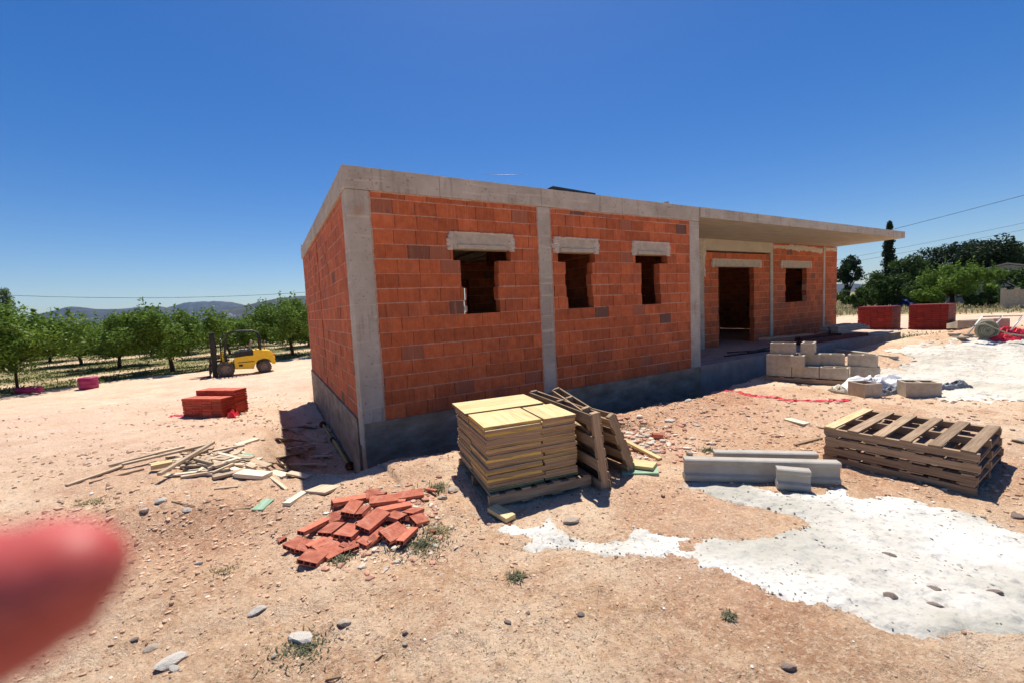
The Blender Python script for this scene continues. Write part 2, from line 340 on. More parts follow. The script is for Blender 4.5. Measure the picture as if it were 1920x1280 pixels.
# ------------------------------------------------------------------ ground
def soil_mat():
    m = bpy.data.materials.new('dry_clay_soil'); m.use_nodes = True; t = m.node_tree; N = t.nodes; L = t.links
    b = N['Principled BSDF']; b.inputs['Roughness'].default_value = .95; b.inputs['Specular IOR Level'].default_value = .1
    tc = N.new('ShaderNodeTexCoord')
    def noise(s, d=8, r=.65, dist=0):
        n = N.new('ShaderNodeTexNoise'); n.inputs['Scale'].default_value = s; n.inputs['Detail'].default_value = d; n.inputs['Roughness'].default_value = r
        n.inputs['Distortion'].default_value = dist; L.new(tc.outputs['Object'], n.inputs[0]); return n.outputs[0]
    def ramp(src, cols):
        rp = N.new('ShaderNodeValToRGB'); el = rp.color_ramp.elements
        while len(el) < len(cols): el.new(.5)
        for e, (p, c) in zip(el, cols): e.position = p; e.color = (*c, 1)
        L.new(src, rp.inputs[0]); return rp.outputs[0]
    def mix(f, a, c):
        mx = N.new('ShaderNodeMix'); mx.data_type = 'RGBA'; L.new(f, mx.inputs[0])
        for k, q in ((6, a), (7, c)):
            if isinstance(q, tuple): mx.inputs[k].default_value = (*q, 1)
            else: L.new(q, mx.inputs[k])
        return mx.outputs[2]
    def attr(n): a = N.new('ShaderNodeAttribute'); a.attribute_name = n; return a.outputs['Fac']
    def mr(src, a, c, lo=0, hi=1):
        q = N.new('ShaderNodeMapRange'); q.inputs[1].default_value = a; q.inputs[2].default_value = c; q.inputs[3].default_value = lo; q.inputs[4].default_value = hi; L.new(src, q.inputs[0]); return q.outputs[0]
    base = ramp(noise(.9, 10, .7), [(.32, (.45, .24, .135)), (.44, (.62, .40, .245)), (.56, (.76, .55, .37)), (.70, (.84, .66, .48))])
    base = mix(mr(noise(.38, 6, .7, .6), .48, .62, 0, .75), base, (.86, .70, .52))
    base = mix(mr(noise(1.9, 8, .7, .8), .54, .66, 0, .7), base, (.44, .22, .13))
    red = ramp(noise(5, 8), [(.3, (.40, .18, .10)), (.7, (.60, .34, .21))])
    c = mix(attr('red'), base, red)
    track = ramp(noise(1.6, 8), [(.3, (.58, .39, .28)), (.7, (.74, .56, .43))])
    c = mix(attr('track'), c, track)
    # straw-like and crumb-size speckle
    c = mix(mr(noise(38, 6, .75), .50, .62, 0, .75), c, (.86, .68, .48))
    c = mix(mr(noise(60, 6, .8), .55, .66, 0, .9), c, (.22, .10, .055))
    c = mix(mr(noise(17, 6, .75), .56, .68, 0, .6), c, (.30, .16, .09))
    c = mix(mr(noise(7, 8, .75, 1.5), .60, .66, 0, .4), c, (.30, .20, .14))
    g = ramp(noise(2.5, 8), [(.3, (.13, .13, .05)), (.5, (.20, .19, .08)), (.7, (.34, .29, .16))])
    c = mix(attr('grass'), c, g)
    L.new(c, b.inputs['Base Color'])
    bp = N.new('ShaderNodeBump'); bp.inputs['Strength'].default_value = 1; bp.inputs['Distance'].default_value = .035
    ad = N.new('ShaderNodeMath'); ad.operation = 'ADD'; L.new(noise(28, 9, .75), ad.inputs[0])
    a2 = N.new('ShaderNodeMath'); a2.operation = 'MULTIPLY'; a2.inputs[1].default_value = .35; L.new(noise(110, 4, .7), a2.inputs[0]); L.new(a2.outputs[0], ad.inputs[1])
    L.new(ad.outputs[0], bp.inputs['Height']); L.new(bp.outputs[0], b.inputs['Normal'])
    return m
M['soil'] = soil_mat()
def masks(x, y):
    t, n = btn(x, y); wob = fbm(x*.6, y*.6, 4)
    # orchard and its grass, beyond a line on the left
    s = (x+20.4)*1.45-(y-16.6)+wob*3
    left = S((-s+1.2)/1.5)*(x < 1)
    row = ((x+17.9)*-.88+(y-22.7)*.48)/6.8; fr = row-np.floor(row)
    bare = np.exp(-((fr-.42)/.17)**2)*S((row+.3)/.2)
    grass = left*(1-.85*bare*(S((vnoise(x*.5, y*.5)-.2)/.3)))
    # dry field on the right, past a sandy strip
    dr = x*.52-y*.85
    right = S((y*.83+x*.56-34+wob*4)/4)*(x > 1)
    patch = np.exp(-(((x-12.6)/1.8)**2+((y-13.3)/1.3)**2))*S((wob+.28)/.2)
    r = np.hypot(x, y)
    grass = np.clip(grass+right*.9+patch, 0, 1); grass = np.where(r > 150, 1, grass)
    track = S((-x-1.5+wob*2)/3)*S((y-3)/3)*(1-grass)
    u_ = (x+12)*.82-(y-10)*.57; v2 = (x+12)*.57+(y-10)*.82
    track = track*np.clip(.72+1.5*fbm(u_*2.2, v2*.3, 4), .1, 1)
    track = np.maximum(track, np.exp(-((y*.83+x*.56-27)/5)**2)*(x > 5)*(1-grass))
    red = S((vnoise(x*.9+5, y*.9)-.55)/.3)*.5
    red = red+.8*np.exp(-(((x-2.6)/2.2)**2+((y-6.0)/1.6)**2))+.75*np.exp(-(((x+2.6)/1.3)**2+((y-3.3)/.7)**2))
    dist = np.hypot(np.maximum(np.maximum(-t, t-BL), 0), np.maximum(np.maximum(-n, n-BD), 0))
    red = np.clip(red+.7*(1-S(dist/1.1)), 0, 1)*(1-track*.7)
    return grass, track, red
def ground():
    a0 = np.radians(np.arange(-64, 64.01, .22)); a1 = np.radians(np.arange(66, 294, 4))
    ang = np.concatenate([a0, a1]); na = len(ang)
    r = [.35]
    while r[-1] < 45: r.append(r[-1]*1.0115)
    while r[-1] < 9000: r.append(r[-1]*1.12)
    r = np.array(r); A, RR = np.meshgrid(ang, r); x = RR*np.sin(A); y = RR*np.cos(A); z = gh(x, y)
    g, tr, rd = masks(x, y)
    v = np.stack([x, y, z], -1).reshape(-1, 3); nr = len(r)
    i, j = np.meshgrid(np.arange(nr-1), np.arange(na), indexing='ij'); j2 = (j+1) % na
    f = np.stack([i*na+j, (i+1)*na+j, (i+1)*na+j2, i*na+j2], -1).reshape(-1, 4)[:, ::-1]
    v = np.vstack([v, [[0, 0, float(gh(0., 0.))]]])
    o = npmesh('ground', v, f, M['soil'], {'grass': ('POINT', np.append(g.ravel(), 0)), 'track': ('POINT', np.append(tr.ravel(), 0)), 'red': ('POINT', np.append(rd.ravel(), 0))}, True)
    # centre disc
    k = MB(); nn = 24
    k.add([(0, 0, H(0, 0))]+[(.36*math.sin(q*2*math.pi/nn), .36*math.cos(q*2*math.pi/nn), H(.36*math.sin(q*2*math.pi/nn), .36*math.cos(q*2*math.pi/nn))-.002) for q in range(nn)], [(0, 1+(q+1) % nn, 1+q) for q in range(nn)])
    c = k.build('ground_patch', M['soil']); tag(c, kind='structure'); tag(o, kind='structure')
ground()

# hills: real ridges kilometres away
def ridge(name, pts, dist, depth, m):
    """pts: photo (x, y) of the crest, set at its own distance"""
    xs = np.linspace(pts[0][0], pts[-1][0], 160); ys = np.interp(xs, [p[0] for p in pts], [p[1] for p in pts])
    V = []; cols = 26
    for k, (px, py) in enumerate(zip(xs, ys)):
        c = AT(px, py, dist); base = Vector((c.x, c.y, 0)).normalized()
        hgt = c.z*(1+.04*float(fbm(px*.11, dist*.01, 4)))
        for q in range(cols):
            u = q/(cols-1)*2-1
            rr = base*(Vector((c.x, c.y, 0)).length+u*depth)
            prof = math.cos(u*math.pi/2)**1.2
            n_ = float(fbm(rr.x*.006, rr.y*.006, 5))
            V.append((rr.x, rr.y, -3+(hgt+3)*prof*(1+n_*.5*(1-prof)*2) if abs(u) > 0.03 else hgt))
    F = []
    for k in range(len(xs)-1):
        for q in range(cols-1): F.append((k*cols+q, (k+1)*cols+q, (k+1)*cols+q+1, k*cols+q+1))
    o = npmesh(name, V, F, m, None, True); tag(o, kind='structure')
M['hill'] = mat('scrub_hill', [(.35, (.010, .018, .014)), (.5, (.022, .028, .024)), (.7, (.07, .06, .05))], .012, detail=10, bump=.6, bscale=.04, dist=12)
ridge('hills', [(-500, 600), (-200, 590), (0, 597), (60, 592), (100, 583), (130, 575), (150, 576), (180, 580), (220, 580), (265, 576), (300, 575), (330, 580), (400, 600), (430, 620)], 3600, 700, M['hill'])
ridge('hills', [(250, 600), (310, 578), (345, 568), (370, 566), (400, 565), (430, 566), (450, 570), (480, 578), (560, 600)], 5200, 700, M['hill'])
ridge('hills', [(330, 625), (380, 600), (420, 580), (460, 573), (490, 566), (520, 560), (560, 556), (620, 552), (700, 553), (800, 560), (900, 580)], 2600, 700, M['hill'])
ridge('hills', [(1400, 560), (1500, 540), (1560, 533), (1600, 532), (1640, 535), (1750, 540), (1900, 542), (2100, 550)], 3300, 500, M['hill'])

# ------------------------------------------------------------------ the unfinished house
house = empty('unfinished_house', (BX, BY, 0), TH, 'single storey house shell of orange hollow blocks and raw concrete with a flat roof', 'house')
def wall_mesh(length, z0, z1, holes, thick=.14, axis='t', start=0, off=0, crs=.19, bl=.297, seed=1, gap=(), toothed=True, flip=False):
    rd = random.Random(seed); bk = MB(); mo = MB()
    def put(mb, a, b, za, zb, y0, y1, pc=None, jit=0):
        c = ((a+b)/2, (y0+y1)/2, (za+zb)/2); s_ = (b-a, y1-y0, zb-za)
        if axis == 'n': c = (c[1], c[0], c[2]); s_ = (s_[1], s_[0], s_[2])
        mb.box(c, s_, None, pc, jit=jit)
    nc = int(math.ceil((z1-z0)/crs-1e-6))
    edges = {}
    for k in range(nc):
        za = z0+k*crs; zb = min(za+crs-.0085, z1-.006)
        if zb-za < .03: continue
        segs = [(start, start+length)]
        for (h0, h1, hz0, hz1) in list(holes)+[(g0, g1, -9, 99) for g0, g1 in gap]:
            if za+.05 < hz1 and zb-.05 > hz0:
                ja = rd.uniform(-.02, .03) if toothed and hz1 < 90 else 0; jb = rd.uniform(-.03, .02) if toothed and hz1 < 90 else 0
                ns = []
                for a, b in segs:
                    if h0-ja > a: ns.append((a, min(b, h0-ja)))
                    if h1-jb < b: ns.append((max(a, h1-jb), b))
                    
                segs = [(a, b) for a, b in ns if b-a > .02]
        o = rd.choice((0, .5, .5, 0.35))*bl if k % 2 else rd.uniform(-.03, .03)
        for a, b in segs:
            put(mo, a+.006, b-.006, za-.011 if k else za, zb+.002, off+.016, off+thick-.007, rd.random())
            if k:
                xx = a
                while xx < b:
                    x2 = min(b, xx+rd.uniform(.25, .7)); put(mo, xx+.004, x2-.002, za-.0105-rd.uniform(0, .002), za+.001+rd.uniform(-.003, .004), off+.001+rd.uniform(-.004, .003), off+.04, rd.random()); xx = x2
            x = start-bl*2+o
            while x < b:
                p, q = max(x, a), min(x+bl-rd.uniform(.003, .010), b)
                if q-p > .03:
                    dj = rd.uniform(-.003, .003)
                    put(bk, p, q, za, zb+rd.uniform(-.003, .002), off+dj, off+thick+dj, rd.random(), jit=.0016)
                x += bl
    return bk, mo
def wall(name, label=None, **k):
    bk, mo = wall_mesh(**k); o = bk.build(name, M['brick'], house); q = mo.build('mortar', M['mortar'], o)
    if label: o['label'] = label
    return o
W1 = (1.50, 2.06, 1.545, 2.50); W2 = (3.34, 3.88, 1.545, 2.50); W3 = (5.07, 5.56, 1.545, 2.50)
L1 = (1.36, 2.31, 2.46, 2.69); L2 = (3.15, 3.99, 2.46, 2.69); L3 = (4.89, 5.78, 2.46, 2.69)
def cut(*hs): return list(hs)
wall('brick_wall', length=2.52, start=.292, z0=ZF, z1=ZS, holes=cut(W1, (L1[0]+.03, L1[1]-.03, 2.43, 2.66)), seed=3)
wall('brick_wall', length=3.36, start=3.068, z0=ZF, z1=ZS, holes=cut(W2, W3, (L2[0]+.03, L2[1]-.03, 2.43, 2.66), (L3[0]+.03, L3[1]-.03, 2.43, 2.66)), seed=5)
wall('brick_wall', length=BD-.30, start=.30, z0=ZF, z1=ZS, holes=[], axis='n', seed=8, gap=[(3.55, 3.66)], off=.012)
# porch back wall, end wall, rear wall, inner walls
PN = 1.9
wall('brick_wall', length=3.27, start=9.48, z0=ZF, z1=2.90, holes=cut((10.18, 11.9, 0, 2.48), (9.95, 12.2, 2.48, 2.66)), seed=12, off=PN)
wall('brick_wall', length=4.2, start=12.92, z0=ZF, z1=3.236, holes=cut((13.68, 14.98, 1.32, 2.47), (13.45, 15.2, 2.47, 2.66)), seed=14, off=PN, gap=[(16.1, 16.24)])
wall('brick_wall', length=1.75, start=.13, z0=ZF, z1=ZS, holes=[], axis='n', seed=17, off=6.59)
wall('brick_wall', length=BD-PN-.2, start=PN+.15, z0=ZF, z1=ZS, holes=[], axis='n', seed=18, off=16.97)
wall('brick_wall', length=16.9, start=.05, z0=ZF, z1=ZS, holes=[(4.38, 4.62, 1.2, 2.3), (8, 8.4, 1.2, 2.3)], seed=19, off=6.88)
wall('partition', length=5.6, start=2.2, z0=ZF, z1=2.62, holes=[(2.92, 3.12, 1.3, 2.3), (5.6, 5.9, 1.3, 2.5)], seed=20, off=3.4)
wall('partition', length=4.6, start=.2, z0=ZF, z1=ZS, holes=[(1.4, 2.2, 0, 2.3)], axis='n', seed=21, off=4.35)
wall('partition', length=4.8, start=9.3, z0=ZF, z1=ZS, holes=[], seed=22, off=4.5)

def part(mb, name, m, label=None, bevel=.006, parent=house):
    o = mb.build(name, m, parent, bevel)
    if label: o['label'] = label
    return o
def column(t0, t1, n0, n1, z0, z1, pr=.004):
    k = MB(); k.box(((t0+t1)/2, (n0+n1)/2, (z0+z1)/2), (t1-t0, n1-n0, z1-z0)); return part(k, 'column', M['conc'], bevel=.012)
column(0, .288, -.004, .296, ZP+.5, ZS-.002)
column(2.816, 3.062, -.003, .25, ZF-.09, ZS-.002)
column(6.432, 6.73, -.003, .27, ZF-.09, ZS-.002)
column(9.20, 9.47, PN-.05, PN+.2, ZF-.01, 3.234)
column(12.755, 12.905, PN-.03, PN+.15, ZF-.01, 3.234)
column(16.1, 16.235, PN-.02, PN+.13, ZF-.01, 3.234)
# fascia beam + slab over the closed part, then the thinner canopy
k = MB(); xs = [-.02, 1.23, 2.90, 4.62, 6.735]
for a, b in zip(xs[:-1], xs[1:]): k.box(((a+b)/2, .14, (ZS+ZT)/2), (b-a-.004, .30+random.uniform(-.003, .003), ZT-ZS), pc=random.random())
part(k, 'fascia_beam', M['conc'], bevel=.005)
k = MB(); xs = [.292, 2.4, 4.7, BD+.02]
for a, b in zip(xs[:-1], xs[1:]): k.box((.14, (a+b)/2, (ZS+ZT)/2), (.31+random.uniform(-.003, .003), b-a-.004, ZT-ZS))
part(k, 'fascia_beam', M['conc'], bevel=.005)
k = MB(); k.box((3.5, 3.66, (ZS+ZT)/2), (6.4, 6.73, ZT-ZS-.012)); part(k, 'roof_slab', M['conc'])
k = MB(); k.box((11.86, 3.52, 3.336), (10.24, 7.05, .19)); part(k, 'canopy_slab', M['soffit'])
k = MB(); xs = [6.742, 8.6, 10.4, 12.1, 13.9, 15.5, 16.985]
for a, b in zip(xs[:-1], xs[1:]): k.box(((a+b)/2, -.012, 3.337), (b-a-.004, .03, .2))
k.box((16.985+.012, 3.5, 3.337), (.03, 7.0, .2)); part(k, 'canopy_edge', M['conc'], bevel=.004)
k = MB(); k.box((11.12, PN+.07, 3.08), (3.26, .22, .312)); part(k, 'porch_beam', M['soffit'])
# ribs under the roof, seen through the windows
for q in range(10):
    k = MB(); k.box((.6+q*.68, 3.7, ZS-.03), (.10, 6.2, .06)); part(k, 'ceiling_rib', M['lintel'], bevel=0)
# lintels
def smear(pts, off, m, axis='h', n=60, th=.012, seed=1, name='mortar_smear'):
    """pts: (position, edge a, edge b) along the wall; the strip runs between the two edges"""
    g = np.random.default_rng(seed); u = np.linspace(pts[0][0], pts[-1][0], n); a = np.interp(u, [p[0] for p in pts], [p[1] for p in pts]); b = np.interp(u, [p[0] for p in pts], [p[2] for p in pts])
    w_ = (b-a); a = a-w_*g.random(n)*.25; b = b-w_*(fbm(u*4+seed, u*0, 4)+.25)*.9*1.0+w_*g.uniform(-.12, .12, n)
    vs = []; fs = []
    for i in range(n):
        for e_, y in ((a[i], 0), (a[i]+(b[i]-a[i])*.2, th), (a[i]+(b[i]-a[i])*.8, th*.8), (b[i], 0)):
            yy = off-y*(1+.4*g.random())+.004
            vs.append((u[i], yy, e_) if axis == 'h' else (e_, yy, u[i]))
    for i in range(n-1):
        for q in range(3): fs.append((i*4+q, i*4+q+1, (i+1)*4+q+1, (i+1)*4+q))
    k = MB(); k.add(vs, fs, .5); o = k.build(name, M[m], house); return o
def lintel(L, n0, pr=.012, proud=True):
    k = MB(); k.box(((L[0]+L[1])/2, n0-pr+.08, (L[2]+L[3])/2+.0), (L[1]-L[0]-.02, .16, L[3]-L[2]))
    k.box(((L[0]+L[1])/2, n0-pr-.006, L[2]+.035), (L[1]-L[0]-.16, .03, .06))
    o = part(k, 'lintel', M['lintel'], bevel=.008)
    for e, sg, sd_ in ((L[0], 1, 31), (L[1], -1, 32)):
        q = smear([(L[2]-.02, e-sg*.045, e+sg*.06), ((L[2]+L[3])/2, e-sg*.06, e+sg*.09), (L[3]+.01, e-sg*.03, e+sg*.07)], n0-pr, 'smear', axis='v', n=16, seed=sd_+int(L[0]*7), th=.02, name='mortar'); q.parent = o
    q = smear([(L[0]+.03, L[3]+.012, L[3]-.03), (L[1]-.03, L[3]+.012, L[3]-.03)], n0-pr+.004, 'smear', n=26, seed=int(L[0]*9), th=.016, name='mortar'); q.parent = o
for L in (L1, L2, L3): lintel(L, 0)
lintel((9.93, 12.22, 2.48, 2.69), PN); lintel((13.43, 15.22, 2.47, 2.69), PN)
# ragged mortar smears: one thin uneven strip each
smear([(12.95, 3.17, 3.07), (13.6, 3.175, 3.06), (14.0, 3.20, 2.98), (15, 3.19, 3.0), (16.05, 3.15, 2.94)], PN, 'smear', n=70, seed=2, th=.014)
smear([(16.27, 3.19, 3.07), (17.1, 3.19, 3.05)], PN, 'smear', n=20, seed=3, th=.014)
smear([(2.2, 9.44, 9.56), (2.7, 9.42, 9.58), (3.18, 9.42, 9.62)], PN-.052, 'smear', axis='v', n=30, seed=4)
for xc, sd_ in ((.29, 5), (2.814, 6), (3.064, 7), (6.43, 8)): smear([(ZF, xc-.012, xc+.016), (1.6, xc-.012, xc+.02), (ZS-.01, xc-.012, xc+.016)], 0, 'mortar', axis='v', n=70, seed=sd_, th=.010)
for a_, b_, sd_ in ((.3, 2.81, 9), (3.07, 6.42, 10)): smear([(a_, ZS-.002, ZS-.03), (b_, ZS-.002, ZS-.025)], 0, 'mortar', n=80, seed=sd_, th=.010)
# plinth with cast seams, floor slab and porch platform
k = MB(); k.box((3.37, .155, (ZP-.4+ZF)/2-.002), (6.70, .33, ZF-ZP+.4-.004)); k.box((.155+.0, 3.7, (ZP-.4+ZF)/2-.003), (.336, 6.7, ZF-ZP+.4-.006)); part(k, 'plinth', M['plinth'], bevel=.006)
k = MB()
for q in range(16): k.box((.35+q*.41, -.016, -.46), (.395, .02, .36), pc=random.random())
part(k, 'foundation_course', M['plinth'], bevel=.004)
k = MB(); k.box((.16, -.016, -.35), (.30, .03, .9)); part(k, 'footing_pier', M['plinth'])
k = MB(); k.box((3.5, 3.6, ZF-.1), (6.2, 6.4, .16)); k.box((11.85, 3.5, ZF-.55), (10.2, 6.98, 1.1)); part(k, 'floor_slab', M['floor'])

# ------------------------------------------------------------------ things on the roof and round the house
k = MB(); k.box((3.76, .42, ZT+.098), (.92, .4, .04), rotm(0, .035, 0)); k.bar((3.35, .3, ZT+.035), (4.2, .3, ZT+.035), .05, .07); k.bar((3.35, .6, ZT+.035), (4.2, .6, ZT+.035), .05, .07)
o = k.build('panel', M['dark'], None, .004); o.location = (BX, BY, 0); o.rotation_euler = (0, 0, TH); tag(o, 'thin dark panel lying flat on the roof edge above the second window', 'panel')

def onwall(px, py, off=0):   # point of the plane n=off of the house
    d = ray(px, py); P0 = bw(0, off); s = ((P0.x)*NN[0]+(P0.y)*NN[1])/(d.x*NN[0]+d.y*NN[1]); return CAM+d*s

for (t_, n_, sc_, lab) in ((5.9, .1, .09, 'small concrete crumb on the roof edge above the third window'), (.05, 6.95, .13, 'small concrete lump on the far left corner of the roof')):
    k = MB(); k.box((0, 0, .3), (1, .7, .6), jit=.15); o = k.build('concrete_crumb', M['conc'], None, .02); o.location = bw(t_, n_, ZT); o.scale = (sc_,)*3; tag(o, lab, 'crumb')
# pallets ----------------------------------------------------------
def pallet(lx, ly, hgt, name, label, group=None, ndeck=6, m='wood_p', first=None):
    """stringers run along x, deck boards along y; origin at the centre of its foot"""
    root = empty(name, (0, 0, 0), 0, label, 'pallet', group); b = .013; sh = hgt-2*b-.002
    for s_ in (-1, 0, 1):
        k = MB(); k.box((0, s_*(ly/2-.025), b+.001+sh/2), (lx, .045, sh), jit=.003); k.build('stringer', M[m], root)
    k = MB(); w_ = .078
    for q in range(ndeck):
        x = -lx/2+w_/2+.01+q*(lx-w_-.02)/(ndeck-1)
        k.box((x+random.uniform(-.008, .008), random.uniform(-.006, .006), hgt-b/2), (w_+random.uniform(-.015, .01), ly, b), rotm(0, 0, random.uniform(-.012, .012)), pc=(.31 if (first and q == 0) else None), mi=(1 if (first and q == 0) else 0), jit=.002)
    k.build('deck', [M[m], M['wood_y']], root)
    k = MB()
    for q in range(4):
        x = -lx/2+.06+q*(lx-.12)/3; k.box((x, 0, b/2), (.1, ly, b), rotm(0, 0, random.uniform(-.01, .01)), jit=.002)
    k.build('bottom_deck', M[m], root)
    return root
# stack of four pallets, right foreground
q0, q1, q2, q3 = GZ(1540, 797, .34), GZ(1806, 843, .34), GZ(1885, 808, .34), GZ(1645, 765, .34)
pc_ = (q0+q1+q2+q3)/4; e = (q1-q0); yaw = math.atan2(e.y, e.x); lx = ((q1-q0).length+(q2-q3).length)/2; ly = ((q3-q0).length+(q2-q1).length)/2; lx *= 1.05; ly *= 1.05
ground_z = -.01
labs = ['bottom pallet of the stack beside the white cement spill', 'second pallet from the ground in the stack beside the cement spill', 'third pallet from the ground in the stack beside the cement spill', 'topmost pallet of the stack, one deck board bright yellow']
for q in range(4):
    p = pallet(lx, ly, .088, 'pallet', labs[q], 'pallets stacked beside the cement spill', first=(q == 3))
    p.location = (pc_.x+random.uniform(-.012, .012), pc_.y+random.uniform(-.012, .012), ground_z+q*.089)
    p.rotation_euler = (0, 0, yaw+random.uniform(-.015, .015)+(math.pi if q in (0, 2) else 0))
# formwork boards on a pallet, centre foreground
z_top = .71
A, B, D_, E_ = GZ(834, 750, z_top), GZ(909, 789, z_top), GZ(1079, 764, z_top), GZ(993, 729, z_top)
ux = (D_-B); ux.z = 0; LX = ux.length; ux.normalize(); uy = Vector((-ux.y, ux.x, 0)); LY = abs((A-B).dot(uy))*1.0
BYAW = math.atan2(ux.y, ux.x); O = Vector((B.x, B.y, 0))
print('board stack', LX, LY)
def sl(x, y, z): return O+ux*x+uy*y+Vector((0, 0, z))
p = pallet(LX+.12, LY+.02, .11, 'pallet', 'worn pallet under the stack of formwork boards', ndeck=7)
p.location = sl(LX/2+.05, LY/2-.03, .0); p.rotation_euler = (0, 0, BYAW)
tz = .027; nl = 20; zb0 = .115
GRPB = 'formwork boards of the tall stack'
protos = {}
def board(w_, d_, top=False, green=False, seed=0):
    key = (round(w_, 2), round(d_, 2), top, green, seed)
    if key not in protos:
        k = MB(); k.box((0, 0, 0), (w_, d_, tz-.005), mi=2 if green else 1, jit=.002)
        nb = 3 if top else 2
        for q in range(nb):   # facing planks, a hair proud
            if top == 2: k.box((-w_/2+w_*(q+.5)/nb, 0, tz/2-.0015), (w_/nb-.002, d_-.002, .004), mi=0)
            else: k.box((0, -d_/2+d_*(q+.5)/nb, tz/2-.0015), (w_-.002, d_/nb-.002, .004), mi=0)
        protos[key] = k.mesh('formwork_board', [M['wood_y'], M['wood_edge'], M['wood_g']])
    return protos[key]
dy = LY/2
nb_ = 0
for L in range(nl):
    z = zb0+tz*(L+.5)
    last = L >= nl-1
    sl_x = LX*.62 if L % 3 else LX*.60
    cells = [(0, sl_x, 0, dy), (sl_x, LX, 0, dy), (0, LX, dy, LY)]
    if L % 3 == 1 and not last: cells = [(0, LX, 0, dy), (0, LX, dy, LY)]
    if last: cells = [(0, .62*LX, -.0, dy), (.62*LX, LX, 0.0, dy), (-.03, LX*.93, dy+.01, LY+.02)]
    for ci, (x0, x1, y0, y1) in enumerate(cells):
        topk = (2 if ci < 2 else 1) if last else False
        me = board(x1-x0-.006, y1-y0-.006, topk, L == 0, random.randint(0, 2))
        o = bpy.data.objects.new('formwork_board', me); C.objects.link(o)
        j = .011
        o.location = sl((x0+x1)/2+random.uniform(-j, j), (y0+y1)/2+random.uniform(-j, j), z+(.012 if last and ci == 2 else 0)); o.rotation_euler = (0, 0, BYAW+random.uniform(-.008, .008))
        lab = 'weathered formwork board seen edge on within the middle of the tall stack'
        if last: lab = ['top front formwork board of the tall stack, at its near left corner', 'top front formwork board of the tall stack, at its right corner', 'top rear formwork board of the stack, long and lying nearest the house'][ci]
        if L == 0: lab = 'dark green edged formwork board at the bottom of the stack, '+['front left', 'front right', 'rear'][ci]
        if L == nl-2: lab = 'formwork board in the second layer from the top, '+['front left', 'front right', 'rear'][ci]
        tag(o, lab, 'board', GRPB); nb_ += 1
# old pallets leaning on the right side of that stack
rd = [(.14, .02, .72, 1.22, .13, 0.03, 'old pallet standing on edge, leaning flat against the formwork stack'),
      (.30, .14, .74, 1.0, .24, -.20, 'old pallet leaning behind the first upright pallet, with gapped slats'),
      (.47, .22, .66, .85, .40, .14, 'outermost old pallet leaning away from the formwork stack')]
for i, (dx_, dy_, hh, ll, tilt, yw, lab) in enumerate(rd):
    p = pallet(hh, ll, .10, 'pallet', lab, 'old pallets leaning on the formwork stack', ndeck=7)
    # x axis of pallet along uy (away from camera), y axis up, deck facing right/outward
    mx = Matrix.Translation(sl(LX+dx_, dy_+ll/2-.16, H(*sl(LX+dx_, dy_+.5, 0)[:2])+hh/2*math.cos(tilt)-.02)) @ Matrix.Rotation(BYAW+math.pi/2+yw, 4, 'Z') @ Matrix.Rotation(math.pi/2-tilt, 4, 'X') @ Matrix.Translation((0, 0, -.05)) @ Matrix.Rotation(math.pi/2, 4, 'Z')
    p.matrix_world = mx
    # slight fall to the front
def plank(px0, py0, px1, py1, w_, h_, m, label, group=None, dz0=0, dz1=0, cat='plank', name='plank', bevel=.002):
    a = G(px0, py0); b = G(px1, py1); a.z += h_/2+dz0; b.z += h_/2+dz1
    c = (a+b)/2; k = MB(); k.bar(a-c, b-c, w_, h_, jit=.002); o = k.build(name, M[m], None, bevel); o.location = c
    return tag(o, label, cat, group)
plank(1118, 808, 1238, 862, .055, .025, 'wood_y', 'long narrow yellow batten lying on the soil behind the leaning pallets', dz0=.06)
plank(1170, 874, 1228, 882, .17, .03, 'wood_y', 'short yellow board lying on the greenish one beside the leaning pallets', dz0=.03, dz1=.03)
plank(1166, 884, 1234, 884, .20, .028, 'green_w', 'greenish grey board flat on the soil beside the leaning pallets')
plank(923, 957, 958, 978, .10, .035, 'wood_y', 'short yellow block of wood at the foot of the formwork stack', dz0=.01, dz1=.01)
plank(1475, 786, 1513, 796, .11, .02, 'wood_pale', 'pale board piece lying alone in front of the red netting')
plank(1490, 835, 1540, 822, .03, .02, 'wood_p', 'thin dark stick beside the pallet stack')
plank(1240, 930, 1246, 932, .02, .02, 'wood_p', 'tiny chip of wood on bare soil')

# precast concrete beams ------------------------------------------
def beam(px0, py0, px1, py1, hgt, label, group='precast lintel beams on the ground', lift=0):
    a = G(px0, py0); b = G(px1, py1); a.z = b.z = min(a.z, b.z)+lift; d = b-a; l = d.length
    prof = [(0, 0), (.12, 0), (.12, .035), (.075, .06), (.05, .075), (.05, hgt-.04), (.075, hgt-.03), (.075, hgt), (0, hgt), (-.012, hgt-.01), (-.012, hgt-.035), (.012, hgt-.05), (.012, .075), (-.008, .055), (-.008, .03)]
    k = MB(); k.prism([(0, y, z) for y, z in prof], (l, 0, 0)); o = k.build('concrete_beam', M['precast'], None, .003)
    o.location = a; o.rotation_euler = (0, 0, math.atan2(d.y, d.x)); return tag(o, label, 'beam', group)
def beamlen(pa, pb): return pa, pb
beam(1284, 901, 1577, 908, .205, 'long precast beam on edge at the rim of the cement spill, nearest of the long two')
beam(1340, 882, 1534, 884, .185, 'long precast beam lying just behind the front one, mostly hidden')
beam(1457, 917, 1521, 922, .18, 'short offcut of precast beam leaning in front of the long beam')

